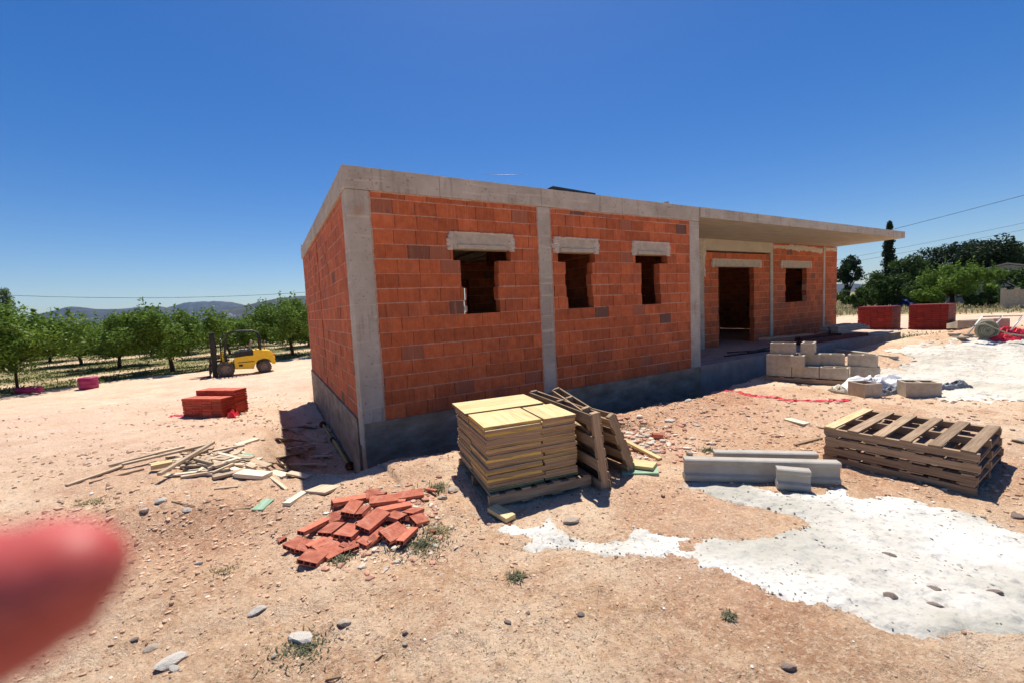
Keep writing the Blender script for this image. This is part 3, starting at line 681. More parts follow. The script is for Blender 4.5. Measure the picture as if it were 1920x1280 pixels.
# loose hollow bricks ------------------------------------------------
def hollow_brick(l, w_, h_, broken=False):
    k = MB(); t_ = .007
    # shell open at both ends with inner webs
    nx = max(2, int(round(w_/.06)))
    k.box((0, 0, h_-t_/2), (l, w_, t_)); k.box((0, 0, t_/2), (l, w_, t_))
    for q in range(nx+1): k.box((0, -w_/2+t_/2+q*(w_-t_)/nx, h_/2), (l-.002, t_, h_-2*t_+.0), pc=.4)
    if h_ > .06: k.box((0, 0, h_/2), (l-.004, w_-2*t_, t_*.8), pc=.4)
    return k
BR = [hollow_brick(.50, .20, .045).mesh('hollow_brick', M['redbrick']), hollow_brick(.33, .17, .05).mesh('hollow_brick', M['redbrick']), hollow_brick(.20, .17, .05).mesh('hollow_brick', M['redbrick']), hollow_brick(.38, .09, .05).mesh('hollow_brick', M['redbrick'])]
# (centre px, centre py, end px, end py, mesh, lift, tilt, label)
GB = 'loose hollow red bricks in the heap'
bricks = [
 (590, 990, 620, 968, 3, .05, .02, 'long narrow red brick at the left edge of the heap, pointing at the house'),
 (556, 1024, 570, 1018, 2, .03, .0, 'short red brick at the far left end of the heap, its shadow gap dark'),
 (586, 1050, 598, 1040, 2, .03, .06, 'square red brick nearest the camera at the bottom of the heap'),
 (618, 1033, 640, 1046, 1, .02, .05, 'red brick lying next to the square one at the bottom of the heap'),
 (655, 1000, 680, 975, 1, .08, .05, 'ribbed red brick in the middle of the heap, lying face up'),
 (700, 978, 722, 962, 1, .12, .08, 'ribbed red brick on top of the heap'),
 (623, 995, 645, 980, 2, .06, -.05, 'broken red brick left of the middle of the heap'),
 (738, 1002, 762, 988, 1, .06, .14, 'red brick with scratched face at the right of the heap'),
 (764, 1008, 778, 992, 3, .03, .0, 'narrow pinkish red brick at the right end of the heap'),
 (742, 972, 760, 975, 2, .08, -.04, 'red brick behind the scratched one'),
 (660, 955, 678, 938, 1, .05, .07, 'red brick leaning up the back left of the heap'),
 (632, 972, 645, 968, 2, .03, .1, 'short red brick at the back left of the heap'),
 (676, 962, 690, 950, 2, .03, -.08, 'red brick wedged behind the ribbed ones'),
 (720, 940, 748, 936, 1, .04, .02, 'red brick showing its row of open cells at the back of the heap'),
 (655, 940, 672, 933, 3, .05, .03, 'narrow red brick with open cells at the top left of the heap'),
 (770, 930, 788, 928, 1, .03, .05, 'red brick at the rear right corner of the heap'),
 (775, 963, 786, 955, 2, .02, .0, 'small red brick half buried behind the heap'),
 (786, 978, 797, 972, 2, .02, .06, 'squarish red brick at the right edge of the heap'),
 (700, 1010, 722, 1000, 1, .01, -.05, 'red brick underneath the heap, front middle'),
 (672, 1008, 690, 998, 3, .02, .1, 'narrow red brick sticking out below the ribbed brick'),
 (740, 955, 765, 950, 3, .02, .0, 'narrow red brick across the back of the heap'),
 (600, 1020, 622, 1010, 3, .02, .0, 'narrow red brick between the long and the square ones'),
 (700, 930, 716, 928, 2, .02, .1, 'short red brick at the very back of the heap'),
]
for (cx, cy, ex, ey, mi, lift, tl, lab) in bricks:
    c = G(cx, cy, lift*.6); e2 = G(ex, ey, lift*.6); yw = math.atan2(e2.y-c.y, e2.x-c.x)
    o = bpy.data.objects.new('hollow_brick', BR[mi]); C.objects.link(o); o.location = (c.x, c.y, H(c.x, c.y)+lift*.6+.002); o.scale = (.66*random.uniform(.75, 1.1), .78*random.uniform(.8, 1.1), .62)
    o.rotation_euler = (tl*2+random.uniform(-.12, .12), random.uniform(-.14, .14), yw); tag(o, lab, 'brick', GB)
for i in range(26):
    px = random.gauss(672, 68); py = 995-(px-672)*.25+random.gauss(0, 24)
    c = G(px, py); o = bpy.data.objects.new('brick_fragment', BR[random.choice((1, 2, 3))]); C.objects.link(o); o.location = (c.x, c.y, c.z+random.uniform(0, .02)); o.scale = (random.uniform(.15, .45), random.uniform(.2, .6), random.uniform(.3, .7)); o.rotation_euler = (random.uniform(-.5, .5), random.uniform(-.5, .5), random.uniform(0, 3)); tag(o, 'small broken piece of red brick among the bricks of the heap', 'brick piece', 'broken pieces in the brick heap')
# small fragments
for i, (px, py, s_, lab) in enumerate([(1232, 822, .8, 'broken red brick stump on the soil right of the leaning pallets'), (1048, 912, .35, 'pink brick chip beside the pallet of the board stack'), (812, 1000, .3, 'small red chip right of the brick heap'), (955, 985, .2, 'tiny red chip at the edge of the cement tongue')]):
    c = G(px, py); o = bpy.data.objects.new('brick_fragment', BR[2]); C.objects.link(o); o.location = c; o.scale = (s_*.7, s_*.5, s_*1.6); o.rotation_euler = (.1, .1, i*1.3); tag(o, lab, 'brick piece')

# concrete blocks --------------------------------------------------
def cblock(l=.40, w_=.20, h_=.20, cells=2):
    k = MB(); t_ = .03
    k.box((0, -w_/2+t_/2, h_/2), (l, t_, h_), pc=.5); k.box((0, w_/2-t_/2, h_/2), (l, t_, h_), pc=.5)
    for q in range(cells+1): k.box((-l/2+t_/2+q*(l-t_)/cells, 0, h_/2-.002), (t_, w_-2*t_, h_-.004), pc=.5)
    return k.mesh('concrete_block', M['cblock'])
CB = cblock(); CB1 = cblock(.32, .28, .22, 1); 
GBK = 'concrete blocks stacked in front of the porch'
a = G(1437, 712); b = G(1567, 722); bx = Vector((b.x-a.x, b.y-a.y, 0)).normalized(); by = Vector((-bx.y, bx.x, 0)); byaw = math.atan2(bx.y, bx.x)
bz = max(a.z, 0)+.09
p = pallet(1.3, .8, .1, 'pallet', 'low pallet carrying the grey concrete blocks in front of the porch'); p.location = a+bx*.62+by*.36; p.location.z = bz-.105; p.rotation_euler = (0, 0, byaw)
def blk(x, y, lev, rot=0, lab='', me=CB, sc_=1):
    o = bpy.data.objects.new('concrete_block', me); C.objects.link(o); q = a+bx*x+by*y; o.location = (q.x, q.y, bz+lev*.202); o.rotation_euler = (0, 0, byaw+rot); o.scale = (1, 1, 1); tag(o, lab, 'block', GBK)
H2 = math.pi/2
F_ = lambda z_: 'grey block of the stack by the porch, ' + z_
blk(.2, .1, 0, 0, F_('bottom row, front left')); blk(.61, .1, 0, 0, F_('bottom row, second along the front')); blk(1.02, .1, 0, 0, F_('bottom row, front right'))
blk(.2, .31, 0, 0, F_('hidden bottom row')); blk(.61, .31, 0, 0, F_('hidden bottom row')); blk(1.02, .31, 0, 0, F_('bottom row, rear right'))
blk(.2, .1, 1, 0, F_('second layer, front left')); blk(.2, .31, 1, 0, F_('second layer, rear left')); blk(.61, .31, 1, 0, F_('second layer, middle rear'))
blk(.50, .08, 1, H2, F_('second layer, turned end on')); blk(.95, .38, 1, .1, F_('second layer, right, with open cells showing'))
blk(1.43, .38, 0, .04, F_('bottom row, far right behind the sheet')); blk(1.40, .40, 1, -.06, F_('second layer, far right'));
blk(.24, .2, 2, .05, F_('topmost on the left')); blk(.62, .36, 2, H2, F_('topmost in the middle, end on'))
o = dup(next(q for q in C.objects if q.name == 'concrete_block'), label='single hollow concrete block on the soil before the white plastic sheet')
q = G(1621, 742); o.location = q; o.rotation_euler = (0, 0, .05); o.scale = (.85, 1.1, 1); o.data = CB1; o['group'] = 'loose concrete blocks'
o = dup(o, label='single two celled concrete block near the dark grey bag'); q = G(1722, 741); o.location = q; o.rotation_euler = (0, 0, -.35); o.scale = (1.05, 1.35, 1.1); o.data = CB
plank(1568, 668, 1680, 673, .12, .06, 'lintel', 'long pale plank lying behind the concrete blocks', dz0=.12, dz1=.0)
plank(1605, 693, 1655, 702, .2, .02, 'wood_pale', 'pale board scrap lying behind the white sheet')
# crumpled sheets
def sheet(px, py, sx, sy, hgt, m, label, name, cat, yaw=0, seed=1, n=46, pinch=.5):
    c = G(px, py); xs, ys = np.meshgrid(np.linspace(-1, 1, n), np.linspace(-1, 1, n))
    e_ = 1+.22*fbm(np.arctan2(ys, xs)*1.2+seed*7, xs*0+seed, 3)*2
    x = xs*sx/2*e_; y = ys*sy/2*e_; ca, sa = math.cos(yaw), math.sin(yaw); X = c.x+x*ca-y*sa; Y = c.y+x*sa+y*ca
    rid = 1-np.abs(2*vnoise(xs*2.2+seed*3, ys*2.2+seed)-1); rid2 = 1-np.abs(2*vnoise(xs*5+seed, ys*4)-1)
    env = np.clip(1-np.maximum(np.abs(xs), np.abs(ys))**3, 0, 1)
    Z = gh(X, Y)+.006+hgt*env*(.25+.5*rid**2+.3*rid2**2)
    X = X+.05*fbm(xs*3+seed, ys*3, 3); Y = Y+.05*fbm(xs*3, ys*3+seed, 3)
    v = np.stack([X, Y, Z], -1).reshape(-1, 3); i, j = np.meshgrid(np.arange(n-1), np.arange(n-1), indexing='ij')
    f = np.stack([i*n+j, i*n+j+1, (i+1)*n+j+1, (i+1)*n+j], -1).reshape(-1, 4)
    o = npmesh(name, v, f, m, None, True); md = o.modifiers.new('thick', 'SOLIDIFY'); md.thickness = .004
    return tag(o, label, cat)
sheet(1650, 731, 1.35, .55, .28, M['white_p'], 'crumpled white plastic sheet heaped beside the concrete blocks', 'plastic_sheet', 'plastic sheet', .05, 3)
sheet(1665, 738, .5, .2, .12, M['grey_p'], 'small dark grey plastic scrap under the white sheet', 'plastic_scrap', 'plastic', .1, 9)
sheet(1788, 731, .55, .2, .16, M['grey_p'], 'dark grey empty bag lying on the pale sand', 'cement_bag', 'bag', -.1, 5)
sheet(1574, 735, .16, .26, .13, M['lintel'], 'dirty beige rag hanging off the corner of the block pallet', 'rag', 'cloth', .1, 6, n=20)
# silver tube, white scraps
c = G(1143, 796); k = MB(); k.tube([(-.09, 0, .03), (.09, 0, .03)], .032, 16); k.tube([(-.093, 0, .03), (-.088, 0, .03)], .026, 16, mi=1); o = k.build('metal_can', [M['steel'], M['black']]); o.location = c; o.rotation_euler = (0, 0, .35); tag(o, 'silver cylinder lying in the weeds near the house wall', 'can')
c = G(1138, 840); k = MB(); k.tube([(-.04, 0, .03), (.04, 0, .03)], [.03, .034], 14); o = k.build('metal_can', M['steel']); o.location = c; o.rotation_euler = (0, 0, 1.2); tag(o, 'crushed grey can among rubble behind the leaning pallets', 'can')
# red netting strip
def strip(pts, w_, m, label, name, cat, dz=.015):
    P = [G(*p) for p in pts]; Q = []
    for i in range(len(P)-1):
        for s_ in np.linspace(0, 1, 14, endpoint=False):
            q = P[i].lerp(P[i+1], s_); q.x += .02*math.sin(s_*20+i); q.y += .03*math.sin(s_*13+i*2); Q.append(q)
    Q.append(P[-1]); vs = []; fs = []
    for i, q in enumerate(Q):
        t = (Q[min(i+1, len(Q)-1)]-Q[max(i-1, 0)]).normalized(); s_ = Vector((-t.y, t.x, 0))
        ww = w_*(.6+.8*random.random())
        for u, hh in ((-1, 0), (-.4, .6), (.1, .2), (.5, 1), (1, 0)):
            p = q+s_*ww/2*u; vs.append((p.x, p.y, H(p.x, p.y)+.004+dz*hh*random.uniform(.5, 1.5)))
    for i in range(len(Q)-1):
        for k_ in range(4): fs.append((i*5+k_, i*5+k_+1, (i+1)*5+k_+1, (i+1)*5+k_))
    k = MB(); k.add(vs, fs, .5); o = k.build(name, m); md = o.modifiers.new('t', 'SOLIDIFY'); md.thickness = .003; return tag(o, label, cat)
strip([(1352, 733), (1400, 740), (1450, 745), (1490, 751), (1540, 752), (1592, 751)], .06, M['redplastic'], 'strip of red plastic netting trailing over the soil before the blocks', 'plastic_netting', 'netting', .012)

# packs of tiles ---------------------------------------------------
def pack(name, sx, sy, hgt, rows, nxs, label, group=None, top='redtop', gapj=.004, notch=None, face='redpack'):
    root = empty(name, (0, 0, 0), 0, label, 'tile pack', group); rh = hgt/rows
    k = MB(); kt = MB()
    for r_ in range(rows):
        for q in range(nxs):
            for w2 in range(2):
                if notch and r_ >= rows-notch[0] and notch[1](q, w2): continue
                x = -sx/2+sx*(q+.5)/nxs; y = -sy/2+sy*(w2+.5)/2
                (k).box((x+random.uniform(-gapj, gapj), y+random.uniform(-gapj, gapj), .02+rh*(r_+.5)), (sx/nxs-.006, sy/2-.006, rh-.012), jit=.004)
                kt.box((x, y, .02+rh*(r_+1)-.004), (sx/nxs-.012, sy/2-.012, .006))
    k.build('tile_layers', M[face], root); kt.build('tile_faces', M[top], root)
    b = MB()
    for s_ in (-1, 0, 1): b.box((0, s_*(sy/2-.06), .0), (sx, .08, .04))
    b.build('bearer', M['wood_p'], root); return root
c = G(400, 779); p = pack('tile_pack', .95, .62, .46, 9, 4, 'partly used pack of red roof tiles alone on the track at left', notch=(2, lambda q, w2: w2 == 0 and q >= 0 or (w2 == 1 and q == 9)), face='orpack')
a_ = G(333, 781); b_ = G(428, 783); p.location = ((a_.x+b_.x)/2, (a_.y+b_.y)/2+.40, H(a_.x, a_.y+.3)+.02); p.rotation_euler = (0, 0, math.atan2(b_.y-a_.y, b_.x-a_.x)+.05)
strip([(320, 781), (335, 779), (350, 780)], .12, M['redplastic'], 'scrap of red wrapping on the track beside the tile pack', 'plastic_wrap', 'wrapping')
strip([(425, 776), (436, 784), (448, 772)], .08, M['redplastic'], 'loose end of red wrapping trailing at the corner of the left tile pack', 'plastic_wrap', 'wrapping', .12)
for (x0, x1, yb, yt, lab, rws) in ((1608, 1686, 617, 574, 'dark red wrapped tile pack nearer the house, right of the porch', 12), (1703, 1793, 618, 570, 'larger dark red wrapped tile pack right of the other one beyond the porch', 13)):
    a_ = GZ(x0, yb, 0); b_ = GZ(x1-15, yb+1, 0); l = (b_-a_).length; s_ = l*FPX/((x1-x0)*1.0)
    hgt = (yb-yt)/FPX*((a_+b_)/2-CAM).dot(fwd)
    p = pack('tile_pack', l, .95, hgt*.97, rws, 5, lab, 'wrapped tile packs beyond the porch', top='redpack'); yw = math.atan2(b_.y-a_.y, b_.x-a_.x)
    m_ = (a_+b_)/2; p.location = (m_.x-.45*math.sin(yw), m_.y+.45*math.cos(yw), H(m_.x, m_.y)); p.rotation_euler = (0, 0, yw)
for (px, py, w_, hh, yw, lab) in ((55, 737, .85, .28, .1, 'low magenta plastic drum lying at the edge of the orchard, farthest left'), (167, 727, .62, .46, .0, 'upright magenta plastic drum at the orchard edge')):
    c = G(px, py); k = MB()
    if hh < .4: k.tube([(-w_/2, 0, hh/2), (-w_/2+.03, 0, hh/2), (0, 0, hh/2), (w_/2-.03, 0, hh/2), (w_/2, 0, hh/2)], [hh*.42, hh*.5, hh*.47, hh*.5, hh*.42], 20)
    else:
        k.lathe([(0, 0), (w_/2*.92, 0), (w_/2, .03), (w_/2*.97, hh*.3), (w_/2, hh*.33), (w_/2*.97, hh*.36), (w_/2*.97, hh*.64), (w_/2, hh*.67), (w_/2*.97, hh*.7), (w_/2, hh-.03), (w_/2*.9, hh), (0, hh)], (0, 0, 0), (0, 0, 1), 28)
    o = k.build('plastic_drum', M['magenta']); o.location = c; o.rotation_euler = (0, 0, yw); tag(o, lab, 'drum', 'magenta drums at the orchard edge')

# right background: beams, hose reel, rack, netting
plank(1784, 617, 1812, 617, .3, .18, 'cblock', 'short grey concrete beam lying right of the tile packs', cat='beam', name='concrete_beam', dz0=.02, dz1=.02)
plank(1800, 613, 1878, 618, .25, .22, 'cblock', 'longer grey concrete beam beyond the coiled hose', cat='beam', name='concrete_beam', dz0=.04, dz1=.04)
c = G(1850, 636); k = MB(); r0 = 17/FPX*(c-CAM).dot(fwd)
for q in range(9): k.tube([(math.cos(th)*(r0-.035*q), .0+.02*math.sin(q), r0+math.sin(th)*(r0-.035*q)) for th in np.linspace(0, 2*math.pi, 40)], .022, 8, cap=False)
k.lathe([(r0-.05, -.03), (r0-.05, .03)], (0, 0, r0), (0, 1, 0), 30); k.lathe([(0, .01), (r0-.05, .01)], (0, 0, r0), (0, 1, 0), 30)
root = empty('hose_coil', c, -.3, 'pale round coil of hose standing on edge at the rim of the sand heap', 'hose'); k.build('coil', M['spool'], root)
k = MB(); k.tube([(-.4, -.1, .3), (-.1, -.1, .36), (.3, -.12, .12), (.7, -.15, .04), (1.6, -.2, .03)], .02, 8); k.build('hose_end', M['spool'], root)
sheet(1897, 630, 1.1, .4, .18, M['redplastic'], 'bright red netting bundled behind the white metal rack at right', 'plastic_netting', 'netting', .1, 12)
root = empty('metal_rack', G(1905, 634), -.3, 'white metal frame with slanting bars at the right edge of the site', 'rack'); k = MB()
k.tube([(-1.1, 0, .04), (1.2, 0, .04)], .02, 8); k.tube([(-1.1, .5, .04), (1.2, .5, .04)], .02, 8); k.build('base_rail', M['white_p'], root)
for q in range(6):
    k = MB(); k.tube([(-.9+q*.36, 0, .04), (-.55+q*.36, .1, .5)], .018, 8); k.build('bar', M['white_p'], root)
k = MB(); k.tube([(-.55, .1, .5), (1.25, .1, .5)], .018, 8); k.build('top_rail', M['white_p'], root)
for px, py, s_ in ((1800, 634, .3), (1790, 628, .22), (1814, 629, .2)):
    plank(px-8, py, px+8, py, s_, .04, 'lintel', 'flat pale slab on the grass left of the hose coil', 'pale slabs left of the hose coil', cat='slab', name='concrete_slab')

# material on the porch --------------------------------------------
GP = 'building material lying on the porch'
def porch_bar(t0, n0, t1, n1, w_, h_, z, m, lab, name='plank', cat='plank'):
    a = bw(t0, n0, ZF+z+h_/2); b = bw(t1, n1, ZF+z+h_/2); c = (a+b)/2; k = MB(); k.bar(a-c, b-c, w_, h_); o = k.build(name, M[m], None, .003); o.location = c; tag(o, lab, cat, GP)
porch_bar(11.6, .5, 15.2, .35, .22, .10, 0, 'dkred', 'dark red steel rail lying along the front of the porch', 'steel_rail', 'rail')
porch_bar(12.4, .9, 14.6, .8, .18, .14, 0, 'dkred', 'second dark red steel rail behind the first on the porch', 'steel_rail', 'rail')
for q in range(8):
    ly_, ps = q//2, q % 2
    porch_bar(13.7+random.uniform(0, .25), .62+.26*ps+random.uniform(-.02, .02), 16.3-ly_*.2+random.uniform(-.2, .1), .68+.26*ps+random.uniform(-.03, .03), .2, .045, .15+ly_*.055, 'precast', 'grey board of the porch pile, '+['bottom', 'second', 'third', 'topmost'][ly_]+' layer, '+['front', 'rear'][ps], 'board', 'board')
porch_bar(15.2, .25, 16.8, .3, .3, .05, .0, 'precast', 'pale sunlit board on the front right corner of the porch', 'board', 'board')
porch_bar(11.0, 1.3, 13.2, .9, .12, .06, .14, 'wood_p', 'brown timber laid across the red rails on the porch')
for q, (t0, n0, t1, n1) in enumerate(((8.3, .5, 10.6, .3), (8.8, .75, 10.2, .15), (8.9, .3, 10.5, .5))): porch_bar(t0, n0, t1, n1, .05, .025, .004+.026*q, 'dark', ['dark steel bar crossing the porch floor, lowest', 'dark steel bar crossing the porch floor, middle', 'dark steel bar crossing the porch floor, uppermost'][q], 'steel_bar', 'bar')

# props and boards in the shade of the side wall -------------------
def prop(p0, p1, lab):
    a = G(*p0); b = G(*p1); a.z += .05; b.z += .05; root = empty('telescopic_prop', a, 0, lab, 'prop'); d = b-a
    k = MB(); k.tube([(0, 0, 0), d*.55], .03, 12); k.build('outer_tube', M['prop_y'], root); k = MB(); k.tube([d*.5, d*.98], .023, 12); k.build('inner_tube', M['prop_y'], root)
    k = MB(); k.tube([d*.54, d*.58], .042, 12); k.build('collar', M['dark'], root)
    for f_ in (0, 1): k = MB(); k.tube([d*f_, d*(f_+.012)], .07, 8); k.build('end_plate', M['dkred'], root)
prop((657, 880), (606, 800), 'yellow telescopic steel prop lying along the foot of the side wall')
GS = 'wood scraps in the shade of the side wall'
for i in range(16):
    px, py = random.uniform(545, 625), random.uniform(785, 905); l = random.uniform(15, 45)
    plank(px-l, py+random.uniform(-6, 6), px+l*.6, py+random.uniform(-5, 5), random.uniform(.03, .1), .015, 'wood_w', 'grey wood scrap lying in the dark strip beside the side wall', GS, dz0=random.uniform(0, .05), dz1=random.uniform(0, .05), name='wood_scrap', cat='wood scrap')
plank(590, 925, 622, 912, .22, .02, 'wood_w', 'wide grey board in shade where the side wall shadow ends')
plank(537, 948, 572, 925, .07, .03, 'wood_pale', 'pale batten half in the sun at the tip of the wall shadow')
plank(482, 957, 505, 936, .10, .012, 'green_w', 'green painted board piece lying alone on the soil', name='board')
# wood scrap pile on the left --------------------------------------
GW = 'scrap timber of the left pile'
special = [
 (125, 911, 230, 874, .05, .02, 'wood_w', 0, 'longest thin batten reaching out of the pile to the left'),
 (168, 906, 270, 880, .03, .02, 'wood_p', 0, 'second thin batten reaching left under the longest one'),
 (205, 876, 300, 852, .03, .02, 'wood_w', .02, 'thin batten at the upper left of the timber pile'),
 (293, 852, 347, 841, .06, .025, 'wood_w', .02, 'short grey plank on the far side of the timber pile'),
 (230, 880, 395, 845, .045, .025, 'wood_w', .08, 'long batten running across the middle of the pile'),
 (300, 905, 402, 850, .045, .03, 'wood_w', .13, 'long batten lying diagonally on top of the timber pile'),
 (285, 884, 325, 880, .12, .05, 'wood_y', .06, 'thick brownish board end at the left of the pile, standing on edge'),
 (443, 836, 481, 824, .12, .025, 'wood_pale', .0, 'pale clean board at the upper right of the timber pile'),
 (449, 890, 502, 895, .13, .045, 'wood_pale', .0, 'thick pale board at the lower right of the timber pile'),
 (508, 885, 538, 893, .10, .02, 'wood_pale', .0, 'pale board at the right end of the timber pile'),
 (520, 858, 540, 882, .08, .015, 'wood_pale', .0, 'pale thin board pointing down at the right end of the pile'),
 (425, 865, 535, 880, .04, .02, 'wood_w', .06, 'batten along the right side of the timber pile'),
 (420, 853, 530, 868, .05, .02, 'wood_w', .04, 'batten along the far right side of the pile'),
 (340, 850, 400, 849, .05, .02, 'wood_w', .05, 'grey batten crossing the top of the pile'),
 (400, 850, 460, 842, .07, .02, 'wood_w', .05, 'grey board at the back of the timber pile'),
 (508, 895, 538, 918, .03, .015, 'wood_w', .0, 'thin stick at the lower right corner of the pile'),
 (403, 917, 447, 912, .04, .015, 'wood_w', .0, 'lone grey batten below the timber pile'),
 (480, 826, 548, 824, .04, .015, 'wood_w', .0, 'thin batten running from the pile into the shadow'),
 (455, 855, 470, 862, .08, .01, 'green_w', .05, 'green scrap in the timber pile'),
]
for (x0, y0, x1, y1, w_, h_, m_, dz, lab) in special: plank(x0, y0, x1, y1, w_, h_, m_, lab, GW, dz0=dz*.6, dz1=dz, name='wood_scrap', cat='wood scrap')
for i in range(70):
    u = random.gauss(0, .5); v_ = random.gauss(0, .5); px = 410+u*95; py = 872+v_*17+u*2; l = random.uniform(8, 34); an = random.gauss(0, .5)
    hh = max(0, .10*(1-u*u-v_*v_*.8))*random.random()
    dx_, dy_ = l*math.cos(an), l*math.sin(an)*.5
    plank(px-dx_, py-dy_, px+dx_, py+dy_, random.uniform(.025, .10), random.uniform(.012, .03), random.choice(('wood_w', 'wood_w', 'wood_pale', 'wood_w')), 'weathered splinter or batten jumbled in the body of the left timber pile', GW, dz0=hh, dz1=hh+random.uniform(-.02, .03), name='wood_scrap', cat='wood scrap')

# ------------------------------------------------------------------ cement spill and sand heap
def inpoly(P, x, y):
    r = np.zeros(x.shape, bool); n = len(P); j = n-1
    for i in range(n):
        xi, yi = P[i]; xj, yj = P[j]
        c = ((yi > y) != (yj > y)) & (x < (xj-xi)*(y-yi)/(yj-yi+1e-12)+xi); r ^= c; j = i
    return r
def pdist(P, x, y):
    d = np.full(x.shape, 1e9); n = len(P)
    for i in range(n):
        ax, ay = P[i]; bx_, by_ = P[(i+1) % n]; vx, vy = bx_-ax, by_-ay; t = np.clip(((x-ax)*vx+(y-ay)*vy)/(vx*vx+vy*vy+1e-9), 0, 1)
        d = np.minimum(d, np.hypot(x-ax-t*vx, y-ay-t*vy))
    return d
def spill(name, pix, res, hgt, wob, m, holes=(), zr=.1, rel=.006, rs=9):
    P = [(lambda q: (q.x, q.y))(G(*p)) for p in pix]; xs_ = [p[0] for p in P]; ys_ = [p[1] for p in P]
    X, Y = np.meshgrid(np.arange(min(xs_)-.2, max(xs_)+.2, res), np.arange(min(ys_)-.2, max(ys_)+.2, res), indexing='ij')
    sd_ = np.where(inpoly(P, X, Y), 1, -1)*pdist(P, X, Y)
    for hp in holes:
        Q = [(lambda q: (q.x, q.y))(G(*p)) for p in hp]; sd_ = np.minimum(sd_, np.where(inpoly(Q, X, Y), -1, 1)*pdist(Q, X, Y))
    sd_ = sd_+wob*(fbm(X*5, Y*5, 4)*2+fbm(X*17, Y*17, 3)*1.4+fbm(X*45, Y*45, 2)*.7)
    Z = np.clip(sd_/zr, -.3, 1)*hgt+(rel*fbm(X*rs, Y*rs, 4)+rel*.3*fbm(X*rs*6, Y*rs*6, 3))*np.clip(sd_/zr+.3, 0, 1)
    Z = gh(X, Y)+np.where(sd_ > .02, np.maximum(Z, .006), Z)
    idx = -np.ones(X.shape, int); keep = sd_ > -res*.8
    nI, nJ = X.shape; i, j = np.meshgrid(np.arange(nI-1), np.arange(nJ-1), indexing='ij')
    q = keep[:-1, :-1] & keep[1:, :-1] & keep[1:, 1:] & keep[:-1, 1:]
    id_ = np.arange(nI*nJ).reshape(nI, nJ)
    f = np.stack([id_[:-1, :-1][q], id_[1:, :-1][q], id_[1:, 1:][q], id_[:-1, 1:][q]], -1)
    used, inv = np.unique(f, return_inverse=True); v = np.stack([X, Y, Z], -1).reshape(-1, 3)[used]
    return npmesh(name, v, inv.reshape(-1, 4), m, None, True)
M['cement'] = mat('spilt_cement', [(.3, (.38, .37, .32)), (.48, (.52, .50, .45)), (.68, (.68, .665, .62))], 1.3, bump=.6, bscale=30, dist=.02,
    extra=chain(blotch(.9, .50, .62, (.33, .32, .27), amount=.8), blotch(34, .58, .68, (.30, .28, .25), amount=.75), blotch(7, .66, .74, (.55, .42, .33), amount=.5)))
M['sand'] = mat('pale_sand', [(.3, (.42, .38, .31)), (.5, (.56, .52, .44)), (.7, (.68, .65, .57))], 1.1, bump=.9, bscale=14, dist=.05, extra=blotch(5, .6, .75, (.36, .31, .24), amount=.6))
pix = [(928, 995), (958, 984), (985, 990), (1015, 985), (1028, 972), (1045, 985), (1066, 1005), (1120, 1013), (1180, 1010), (1195, 990), (1240, 1001), (1300, 1007), (1400, 1010), (1460, 1003), (1515, 985), (1505, 972), (1440, 958), (1375, 945), (1325, 922), (1270, 905), (1300, 903), (1400, 908), (1455, 925), (1530, 925), (1580, 912), (1600, 935), (1660, 930), (1700, 930), (1740, 945), (1800, 955), (1850, 970), (1880, 990), (1960, 1010), (2100, 1060), (2100, 1300), (1920, 1190), (1840, 1190), (1760, 1198), (1700, 1190), (1650, 1180), (1590, 1150), (1540, 1136), (1490, 1130), (1440, 1115), (1390, 1085), (1350, 1065), (1308, 1070), (1300, 1045), (1250, 1042), (1180, 1038), (1130, 1045), (1060, 1030), (1000, 1036), (960, 1025), (990, 1010), (955, 1000)]
SPIX = pix
o = spill('cement_spill', pix, .012, .012, .045, M['cement'], rel=.010, rs=4, holes=[[(1272, 1015), (1312, 1012), (1300, 1030), (1275, 1028)]]); tag(o, kind='stuff')
o['label'] = 'white cement powder spilt and trodden over the soil'
pix = [(1612, 712), (1625, 700), (1660, 690), (1700, 672), (1655, 655), (1690, 650), (1740, 645), (1800, 634), (1850, 636), (2100, 636), (2200, 700), (2100, 760), (1920, 752), (1850, 752), (1790, 758), (1760, 752), (1760, 735), (1700, 725), (1680, 735)]
o = spill('sand_heap', pix, .03, .05, .22, M['sand'], zr=.5, rel=.12, rs=1.6); tag(o, kind='stuff'); o['label'] = 'pale sand heaped and spread before the porch'

# ------------------------------------------------------------------ stones, pebbles, weeds
def rock_mesh(seed, flat=.6, sub=2):
    bm = bmesh.new(); bmesh.ops.create_icosphere(bm, subdivisions=sub, radius=.5); rr = random.Random(seed)
    pl_ = [(Vector((rr.uniform(-1, 1), rr.uniform(-1, 1), rr.uniform(-1, 1))).normalized(), rr.uniform(.28, .42)) for _ in range(9)]
    for v in bm.verts:
        for n_, d_ in pl_:
            e_ = v.co.dot(n_)-d_
            if e_ > 0: v.co -= n_*e_
        v.co *= 1+rr.uniform(-.04, .04); v.co.z *= flat
    me = bpy.data.meshes.new('stone'); bm.to_mesh(me); bm.free()
    a = me.attributes.new('pc', 'FLOAT', 'FACE'); a.data.foreach_set('value', [rr.random()*.5]*len(me.polygons)); return me
RM = [rock_mesh(i) for i in range(5)]
def stone(px, py, s_, m, lab, ri=0, rz=None, sx=1.3):
    c = G(px, py); me = RM[ri % 5].copy(); me.materials.append(M[m]); o = bpy.data.objects.new('stone', me); C.objects.link(o)
    o.location = (c.x, c.y, c.z+s_*.16); o.scale = (s_*sx, s_, s_); o.rotation_euler = (random.uniform(-.2, .2), random.uniform(-.2, .2), rz if rz is not None else random.uniform(0, 3)); tag(o, lab, 'stone')
